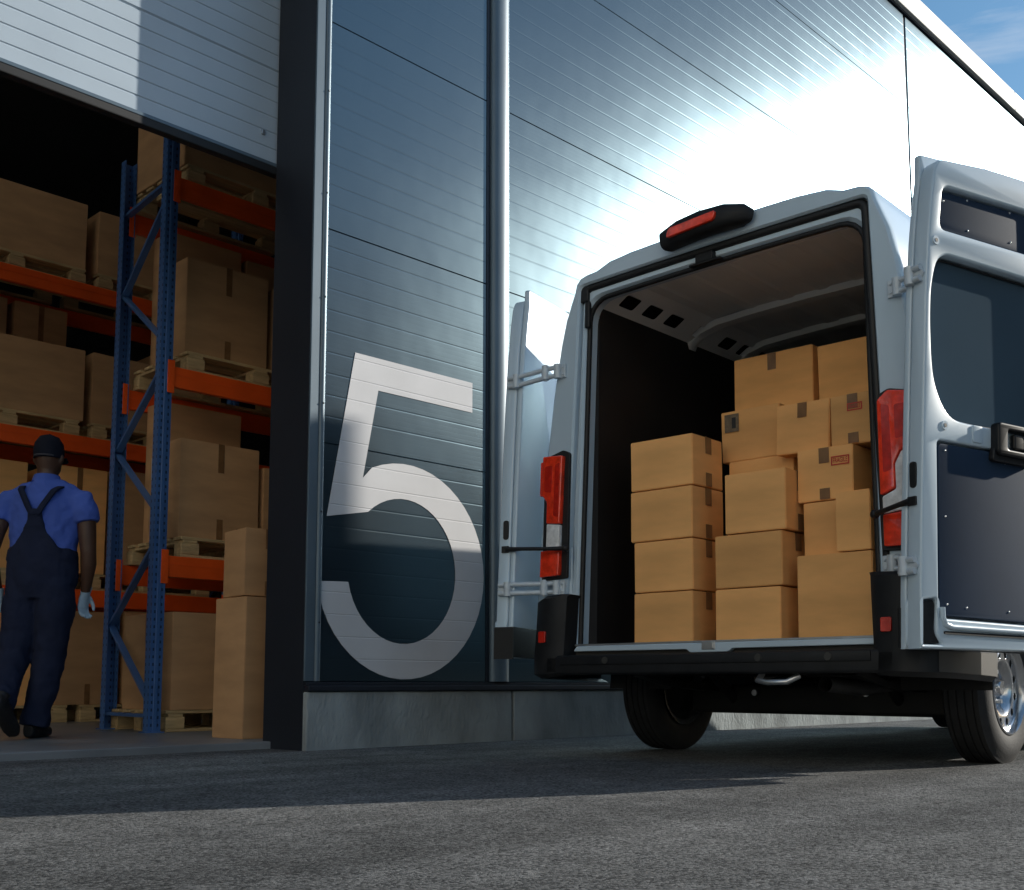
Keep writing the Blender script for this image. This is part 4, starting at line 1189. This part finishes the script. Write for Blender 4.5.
# underbody
b = vmb()
b.box((-0.95, 0.05, 0.43), (0.95, 0.10, 0.50))
for u in (-0.42, 0.42): b.box((u - 0.04, 0.06, 0.40), (u + 0.04, 5.2, 0.498))
for w_ in (0.5, 1.6, 2.6, 3.6): b.box((-0.9, w_, 0.42), (0.9, w_ + 0.08, 0.495))
UB = b.build('chassis', M['under'], VAN)
b = vmb(); b.tube([(-0.74, 1.03, 0.30), (-0.5, 1.03, 0.295), (0.5, 1.03, 0.295), (0.74, 1.03, 0.30)], 0.045, 14)
b.box((-0.72, 0.95, 0.205), (0.72, 1.10, 0.355), 0.02); b.build('rear_axle', M['under'], VAN, 60)
for u in (-0.56, 0.56):
    b = vmb(); b.grid([[(u - 0.035, w_, z), (u + 0.035, w_, z), (u + 0.035, w_, z + 0.03), (u - 0.035, w_, z + 0.03)] for w_, z in ((0.22, 0.40), (0.5, 0.35), (0.8, 0.325), (1.03, 0.32), (1.3, 0.325), (1.6, 0.36), (1.85, 0.41))], close_u=True)
    b.build('leaf_spring', M['under'], UB)
    b = vmb(); b.tube([(u * 0.82, 0.72, 0.44), (u * 0.82, 0.98, 0.27)], 0.028, 12); b.build('shock_absorber', M['under'], UB, 60)
    b = vmb(); b.tube([(u * 0.55, 0.93, 0.315), (u * 0.55, 0.915, 0.315)], 0.016, 12); b.build('bolt', M['steel'], UB, 60)
b = vmb(); b.tube([(0.28, -0.02, 0.405), (0.28, -0.06, 0.375), (0.33, -0.07, 0.368), (0.42, -0.065, 0.370), (0.46, -0.03, 0.395)], 0.013, 10); b.build('towing_eye', M['steel'], UB, 60)
b = vmb(); b.tube([(0.55, 0.02, 0.36), (0.55, 0.35, 0.34), (0.50, 0.8, 0.36)], 0.032, 14, caps=False); b.build('exhaust_pipe', M['under'], UB, 60)
b = vmb(); b.box((-0.30, 1.25, 0.26), (0.28, 2.1, 0.40), 0.05, 3); b.build('fuel_tank', M['under'], UB)
# wheels
def make_wheel(uo, wc, sg):
    """uo: outer face, sg: side"""
    rr = 0.343; wd = 0.200
    def ring(name, prof, m, par, seg=64, sm=35):
        k = MB(); k.lathe([(r, h) for r, h in prof], (0, 0, 0), (1, 0, 0), (0, 0, 1), seg)
        for q in k.bm.verts:
            x, y, z = q.co
            q.co = V(sg * (uo - x), wc + y, rr + z)
        return k.build(name, m, par, sm)
    prof = [(0.205, 0.012), (0.23, 0.002), (0.27, -0.004), (0.31, 0.006), (0.329, 0.020)]
    for g0 in (0.048, 0.084, 0.120, 0.156):
        prof += [(rr, g0 - 0.022), (rr, g0 - 0.004), (rr - 0.009, g0 - 0.003), (rr - 0.009, g0 + 0.003), (rr, g0 + 0.004)]
    prof += [(rr, 0.176), (0.329, 0.186), (0.30, wd), (0.23, wd), (0.205, wd - 0.012), (0.205, 0.012)]
    t = ring('wheel', prof, M['tyre'], VAN)
    ring('rim', [(0.212, 0.014), (0.214, 0.004), (0.207, 0.000), (0.201, 0.008), (0.196, 0.030), (0.190, 0.034), (0.180, 0.10), (0.18, 0.19), (0.205, 0.20)], M['chrome'], t)
    # steel disc with round ventilation holes
    n = 12
    hole = []
    for k in range(n):
        a = 2 * math.pi * (k + 0.5) / n
        hole.append([(0.158 * math.cos(a) + 0.018 * math.cos(q), 0.158 * math.sin(a) + 0.018 * math.sin(q)) for q in [2 * math.pi * j / 14 for j in range(14)]])
    disc = [(0.190 * math.cos(2 * math.pi * j / 72), 0.190 * math.sin(2 * math.pi * j / 72)) for j in range(72)]
    inn = [(0.126 * math.cos(2 * math.pi * j / 60), 0.126 * math.sin(2 * math.pi * j / 60)) for j in range(60)]
    plate('wheel_disc', [disc, inn] + hole, 0.0, 0.006, lambda a, b_, c: V(sg * (uo - 0.034 - c), wc + a, rr + b_), M['chrome'], t, 0.0015, 40)
    ring('hub', [(0.126, 0.036), (0.112, 0.046), (0.098, 0.078), (0.070, 0.080), (0.040, 0.078), (0.036, 0.045), (0.030, 0.038), (0.0001, 0.036)], M['chrome'], t, 48)
    ring('rim_well', [(0.0001, 0.13), (0.185, 0.13)], M['under'], t, 32)
    for k in range(5):
        a = 2 * math.pi * k / 5 + 0.3
        c = (0.075 * math.cos(a), 0.075 * math.sin(a))
        m_ = MB(); m_.tube([V(sg * (uo - 0.082), wc + c[0], rr + c[1]), V(sg * (uo - 0.056), wc + c[0], rr + c[1])], 0.011, 6); m_.build('wheel_nut', M['steel'], t)
    return t
make_wheel(0.945, 1.06, 1); make_wheel(0.945, 0.93, -1)
make_wheel(0.97, 5.05, 1); make_wheel(0.97, 5.05, -1)

# ---------------------------------------------------------------- cartons in the van
GV = 'cardboard boxes loaded in the van'
RZV = VYAW - R(90)
def vbox(label, u0, u1, w0, dep, z0, h, tape=(), sticker=None, turn=0.0, roll=0.0, m='cardboard'):
    c = vw((u0 + u1) / 2, w0 + dep / 2, z0)
    return box_thing(label, c, RZV + R(turn), u1 - u0, dep, h, GV, m, tape, sticker, R(roll))
ZF = 0.5495
gap = 0.0055
def st(z, n, h): return z + n * (h + gap)
vbox('bottom box of the front left stack of four in the van', -0.486, -0.150, 0.10, 0.27, ZF, 0.246, ('right',))
vbox('second box up in the front left stack of four in the van', -0.482, -0.146, 0.10, 0.27, st(ZF, 1, 0.246), 0.243, ('right',), turn=0.6)
vbox('third box up in the front left stack of four in the van', -0.499, -0.142, 0.10, 0.27, st(ZF, 2, 0.2445), 0.245, ('right', 'rightb'), turn=-0.5)
vbox('topmost box of the front left stack of four in the van', -0.497, -0.140, 0.10, 0.27, st(ZF, 3, 0.2448), 0.244, ('right', 'rightb'), turn=1.0)
vbox('bottom box of the middle front stack of three in the van', -0.026, 0.306, 0.10, 0.28, ZF, 0.240, ())
vbox('second box of the middle front stack of three in the van', -0.022, 0.322, 0.10, 0.28, ZF + 0.2455, 0.242, ('right',), turn=-0.6)
vbox('top box of the middle front stack, paler and slightly taller than those beneath', 0.034, 0.340, 0.10, 0.26, ZF + 0.493, 0.274, ('right', 'rightb'), turn=1.2)
vbox('large square box at the bottom right of the load by the tail light', 0.384, 0.728, 0.11, 0.42, ZF, 0.366, ())
vbox('box standing on the large square one beside the right tail light', 0.572, 0.728, 0.11, 0.32, ZF + 0.3715, 0.255, ())
vbox('narrow shaded box between the middle stack and the tail light', 0.375, 0.562, 0.20, 0.30, ZF + 0.3715, 0.238, ())
vbox('box with brown tape and red FRAGILE mark beside the middle stack of three', 0.352, 0.616, 0.20, 0.30, ZF + 0.615, 0.235, ('front', 'frontb'), ('fragile', 0.076, 0.168, 0.085, 0.040))
vbox('bottom box of the hidden column behind the middle stack', -0.16, 0.215, 0.42, 0.30, ZF, 0.30)
vbox('middle box of the hidden column behind the middle stack', -0.15, 0.215, 0.42, 0.30, ZF + 0.3055, 0.30)
vbox('box peeking out above the top box of the middle stack', -0.135, 0.215, 0.42, 0.30, ZF + 0.611, 0.285, ())
vbox('box with a dark grey label at the upper left of its face', -0.185, 0.140, 0.44, 0.30, ZF + 0.9015, 0.256, (), ('label', -0.100, 0.195, 0.080, 0.090))
vbox('tilted box with a tape strip, right of the box with a grey label', 0.180, 0.462, 0.33, 0.27, ZF + 0.872, 0.235, ('front',), roll=2.5, turn=-5)
vbox('small taped box with a red FRAGILE mark above the tail light', 0.500, 0.712, 0.24, 0.24, ZF + 0.8555, 0.225, ('front', 'frontb'), ('fragile', 0.010, 0.165, 0.070, 0.034))
vbox('lower box of the hidden rear column on the left', -0.28, 0.185, 0.78, 0.42, ZF, 0.60)
vbox('upper box of the hidden rear column on the left', -0.28, 0.185, 0.78, 0.42, ZF + 0.6055, 0.600)
vbox('wide box with a centre tape strip, highest at the back left of the load', -0.285, 0.165, 0.74, 0.42, ZF + 1.2115, 0.300, ('front',), m='cardboard')
vbox('lower box of the hidden rear column on the right', 0.20, 0.66, 0.78, 0.42, ZF, 0.60)
vbox('upper box of the hidden rear column on the right', 0.20, 0.66, 0.78, 0.42, ZF + 0.6055, 0.58)
vbox('box at the back right of the load, touching the door frame in the picture', 0.205, 0.62, 0.72, 0.40, ZF + 1.1915, 0.292, ())

# ---------------------------------------------------------------- the worker
WK = thing('person', 'worker in blue shirt, navy bib overalls, cap and pale gloves walking into the warehouse', 'person', (2.82, 1.66, FZ), YAW - R(90))
SHK = 0.02
body = MB()
# torso, neck, head
body.loft([((0.0, 0, 0.84), 0.15, 0.10), ((0.0, 0, 0.92), 0.180, 0.125), ((0.0, 0, 1.02), 0.172, 0.115), ((0.0, 0.01, 1.12), 0.165, 0.11), ((0.0, 0.015, 1.28), 0.185, 0.118), ((0, 0.012, 1.40), 0.195, 0.112), ((0, 0.008, 1.48), 0.165, 0.095), ((0, 0.01, 1.535), 0.09, 0.075), ((0, 0.015, 1.57), 0.062, 0.064), ((0, 0.025, 1.64), 0.060, 0.066)], 22)
body.loft([((0, 0.03, 1.585), 0.045, 0.05), ((0, 0.035, 1.63), 0.066, 0.080), ((0, 0.030, 1.69), 0.075, 0.094), ((0, 0.028, 1.74), 0.077, 0.098), ((0, 0.026, 1.79), 0.070, 0.088), ((0, 0.026, 1.825), 0.045, 0.055), ((0, 0.026, 1.838), 0.015, 0.02)], 20)
body.ball((0, 0.135, 1.69), (0.012, 0.016, 0.018), 2); body.ball((0, 0.118, 1.655), (0.024, 0.012, 0.007), 2)
for sx in (-1, 1):
    body.loft([((sx * 0.078, 0.025, 1.665), 0.006, 0.010), ((sx * 0.086, 0.020, 1.685), 0.008, 0.018), ((sx * 0.088, 0.018, 1.710), 0.008, 0.020), ((sx * 0.082, 0.022, 1.728), 0.006, 0.010)], 10)
# arms
rarm = [((0.15, 0.01, 1.44), 0.06, 0.06), ((0.215, 0.01, 1.43), 0.062, 0.062), ((0.248, 0.012, 1.35), 0.060, 0.062), ((0.262, 0.015, 1.22), 0.053, 0.056), ((0.270, 0.02, 1.12), 0.047, 0.049), ((0.266, 0.04, 1.05), 0.048, 0.050), ((0.248, 0.07, 0.96), 0.038, 0.041), ((0.232, 0.10, 0.885), 0.029, 0.032)]
larm = [((-0.15, 0.01, 1.44), 0.06, 0.06), ((-0.215, 0.01, 1.43), 0.062, 0.062), ((-0.25, -0.005, 1.35), 0.054, 0.056), ((-0.275, -0.03, 1.22), 0.047, 0.050), ((-0.29, -0.045, 1.12), 0.041, 0.043), ((-0.29, -0.035, 1.05), 0.042, 0.044), ((-0.28, 0.0, 0.95), 0.033, 0.036), ((-0.27, 0.03, 0.865), 0.026, 0.029)]
body.loft(rarm, 14); body.loft(larm, 14)
# legs (right one planted, left one trailing, heel up)
rleg = [((0.085, 0, 0.92), 0.095, 0.11), ((0.085, 0.005, 0.80), 0.092, 0.10), ((0.075, 0.01, 0.66), 0.080, 0.088), ((0.055, 0.02, 0.50), 0.060, 0.066), ((0.040, 0.0, 0.36), 0.055, 0.062), ((0.020, -0.02, 0.20), 0.040, 0.045), ((0.0, -0.03, 0.09), 0.036, 0.042)]
lleg = [((-0.085, 0, 0.92), 0.095, 0.11), ((-0.10, -0.005, 0.80), 0.092, 0.10), ((-0.11, -0.01, 0.66), 0.080, 0.088), ((-0.125, -0.02, 0.51), 0.060, 0.066), ((-0.112, -0.13, 0.40), 0.055, 0.062), ((-0.082, -0.27, 0.28), 0.040, 0.045), ((-0.065, -0.35, 0.20), 0.036, 0.042)]
body.loft(rleg, 16); body.loft(lleg, 16)
PB_ = fuse('body', body, 0.009, M['skin'], WK, 3)
# hands under the gloves are part of the gloves
def hand(wrist, d, side, mat_, name, thumb_side):
    k = MB()
    w_ = Vector(wrist); d = Vector(d).normalized(); s_ = Vector(side).normalized(); n_ = d.cross(s_)
    def P_(a, b_, c): return w_ + d * a + s_ * b_ + n_ * c
    k.loft([(P_(-0.045, 0, 0), 0.036, 0.034), (P_(0.0, 0, 0), 0.033, 0.026), (P_(0.035, 0, 0), 0.042, 0.022), (P_(0.085, 0, 0.004), 0.044, 0.019), (P_(0.100, 0, 0.006), 0.040, 0.014)], 14, ref=s_)
    for i, (off, ln) in enumerate(((-0.033, 0.066), (-0.011, 0.078), (0.011, 0.074), (0.032, 0.058))):
        pts = [P_(0.075, off, 0.004), P_(0.098, off, 0.010)]
        ang = 0.55
        p = pts[-1]; dd = d.copy()
        for q in (0.42, 0.32, 0.26):
            dd = (d * math.cos(ang) + n_ * math.sin(ang))
            p = p + dd * ln * q; pts.append(p); ang += 0.50
        k.tube(pts, [0.0105, 0.0105, 0.0100, 0.0092, 0.0075], 10)
        k.ball(pts[-1], 0.0076, 2)
    ts = thumb_side
    tp = [P_(0.020, ts * 0.030, 0.006), P_(0.045, ts * 0.052, 0.016), P_(0.070, ts * 0.058, 0.030), P_(0.090, ts * 0.054, 0.042)]
    k.tube(tp, [0.015, 0.0125, 0.0115, 0.009], 10); k.ball(tp[-1], 0.0092, 2)
    return fuse(name, k, 0.0042, mat_, PB_, 2)
g1 = hand((0.230, 0.105, 0.875), (-0.22, 0.10, -1.0), (0.35, 0.93, 0.0), M['glove'], 'glove', 1)
g2 = hand((-0.268, 0.034, 0.855), (0.10, 0.12, -1.0), (-0.35, 0.93, 0.0), M['glove'], 'glove', 1)
# shirt
k = MB()
k.loft([((0, 0, 0.98), 0.195, 0.135), ((0, 0.008, 1.10), 0.192, 0.134), ((0, 0.012, 1.26), 0.212, 0.142), ((0, 0.012, 1.40), 0.222, 0.136), ((0, 0.008, 1.475), 0.195, 0.114), ((0, 0.008, 1.525), 0.115, 0.092), ((0, 0.012, 1.555), 0.080, 0.080), ((0, 0.015, 1.578), 0.073, 0.076)], 24)
for arm, sx in ((rarm, 1), (larm, -1)):
    nodes = [((p[0], p[1], p[2]), ra + 0.020, rb + 0.020) for p, ra, rb in arm[:3]] + [((Vector(arm[2][0]).lerp(Vector(arm[3][0]), 0.35)), 0.074, 0.078)]
    k.loft(nodes, 16)
for sx in (-1, 1):
    k.loft([((sx * 0.02, 0.01, 1.515), 0.075, 0.075), ((sx * 0.12, 0.01, 1.468), 0.075, 0.080), ((sx * 0.20, 0.01, 1.425), 0.072, 0.076), ((sx * 0.245, 0.01, 1.37), 0.068, 0.072)], 16, ref=(0, 0, 1))
fuse('shirt', k, 0.009, M['shirt'], PB_, 4, 0.030, 0.09)
k = MB()
k.loft([((0, 0.010, 1.548), 0.088, 0.086), ((0, 0.012, 1.575), 0.079, 0.080), ((0, 0.013, 1.592), 0.074, 0.077)], 22); k.build('collar', M['shirt'], PB_, 60)
# overalls: trousers, back bib, straps
k = MB()
k.loft([((0, 0, 0.83), 0.16, 0.12), ((0, 0, 0.92), 0.208, 0.150), ((0, 0, 1.02), 0.210, 0.152), ((0, 0.006, 1.09), 0.208, 0.152), ((0, 0.008, 1.13), 0.200, 0.146)], 22, power=2.2)
tr = [((0.085, 0, 0.92), 0.115, 0.135), ((0.088, 0.005, 0.80), 0.112, 0.122), ((0.080, 0.01, 0.66), 0.105, 0.112), ((0.062, 0.02, 0.50), 0.092, 0.098), ((0.045, 0.0, 0.34), 0.084, 0.092), ((0.022, -0.02, 0.17), 0.080, 0.088), ((0.008, -0.02, 0.075), 0.084, 0.094)]
tl = [((-0.085, 0, 0.92), 0.115, 0.135), ((-0.105, -0.005, 0.80), 0.112, 0.122), ((-0.115, -0.01, 0.66), 0.105, 0.112), ((-0.130, -0.03, 0.50), 0.092, 0.098), ((-0.112, -0.13, 0.38), 0.084, 0.092), ((-0.085, -0.25, 0.26), 0.078, 0.086), ((-0.070, -0.32, 0.19), 0.080, 0.090)]
k.loft(tr, 18); k.loft(tl, 18)
def back(x, z, off=0.0):               # point on the back of the shirt
    hw = 0.205; dp = 0.140
    if z > 1.40: f_ = max(0.0, 1 - (z - 1.40) / 0.30); dp = 0.085 + 0.051 * f_
    y = 0.010 - dp * math.sqrt(max(0.0, 1 - (x / (hw + 0.02)) ** 2))
    return (x, y - 0.012 - off, z)
rws = []
for i in range(15):                    # back bib, one piece with the trousers
    t = i / 14
    z = 1.06 + 0.30 * t
    hw = 0.165 * (1 - t) ** 1.7 + 0.034
    o_ = [back(-hw + 2 * hw * j / 12, z, 0.004) for j in range(13)]
    rws.append(o_ + [(p[0] * 0.97, p[1] + 0.030, p[2]) for p in reversed(o_)])
vs_ = k.grid(rws, close_u=True); k.bm.faces.new(vs_[0][::-1]); k.bm.faces.new(vs_[-1])
ov = fuse('overalls', k, 0.009, M['navy'], PB_, 3, 0.030, 0.11)
for sx in (-1, 1):
    k = MB()
    rws = []
    for i in range(13):
        t = i / 12
        x = sx * (0.012 + 0.105 * t); z = 1.325 + 0.190 * t
        p = back(x, min(z, 1.56), 0.004)
        if t > 0.85: p = (p[0], p[1] + (t - 0.85) * 0.35, p[2])
        rws.append([(p[0] - 0.019, p[1], p[2]), (p[0] + 0.019, p[1], p[2] - 0.002 * sx)])
    k.grid(rws); s_ = k.build('shoulder_strap', M['navy'], ov, 60)
    sd_ = s_.modifiers.new('s', 'SOLIDIFY'); sd_.thickness = 0.008; sd_.offset = 0
# cap
k = MB()
k.loft([((0, 0.024, 1.700), 0.084, 0.106), ((0, 0.024, 1.745), 0.087, 0.109), ((0, 0.024, 1.795), 0.080, 0.100), ((0, 0.024, 1.835), 0.055, 0.070), ((0, 0.024, 1.850), 0.018, 0.024)], 26)
cp = k.build('cap', M['cap'], PB_, 60)
k = MB(); k.grid([[(x, 0.105 + 0.09 * math.sqrt(max(0, 1 - (x / 0.085) ** 2)) * t, 1.722 - 0.02 * t - 0.3 * x * x) for x in [-0.08 + 0.16 * j / 12 for j in range(13)]] for t in (0, 0.5, 1)]); bk = k.build('cap_peak', M['cap'], cp, 60)
sd_ = bk.modifiers.new('s', 'SOLIDIFY'); sd_.thickness = 0.005
k = MB(); k.tube([(0.076 * math.sin(a), 0.024 - 0.1075 * math.cos(a), 1.708) for a in [R(-48) + R(96) * j / 12 for j in range(13)]], 0.0065, 8); k.build('cap_strap', M['capband'], cp, 60)
k = MB(); k.ball((0, 0.024, 1.853), (0.008, 0.008, 0.005), 1); k.build('cap_button', M['cap'], cp)
# eyes
for sx in (-1, 1):
    k = MB(); k.ball((sx * 0.030, 0.108, 1.712), 0.011, 2); k.build('eye', M['white_label'], PB_, 60)
# shoes
def shoe(heel, fwd, up):
    k = MB(); h_ = Vector(heel); f_ = Vector(fwd).normalized(); u_ = Vector(up).normalized(); s_ = f_.cross(u_)
    def P_(a, c): return h_ + f_ * a + u_ * c
    k.loft([(P_(-0.008, 0.046), 0.028, 0.036), (P_(0.02, 0.050), 0.040, 0.050), (P_(0.09, 0.050), 0.042, 0.050), (P_(0.16, 0.042), 0.048, 0.042), (P_(0.24, 0.034), 0.050, 0.034), (P_(0.285, 0.026), 0.034, 0.024)], 16, ref=s_, power=2.6)
    k.loft([(P_(0.045, 0.04), 0.042, 0.050), (P_(0.045, 0.12), 0.045, 0.055)], 14, ref=s_)
    return fuse('shoe', k, 0.007, M['shoe'], PB_, 2)
shoe((-0.005, -0.075, 0.0), (-0.03, 1, 0.0), (0, 0, 1))
shoe((-0.055, -0.43, 0.19), (0.06, 0.72, -0.60), (0, 0.6, 0.72))
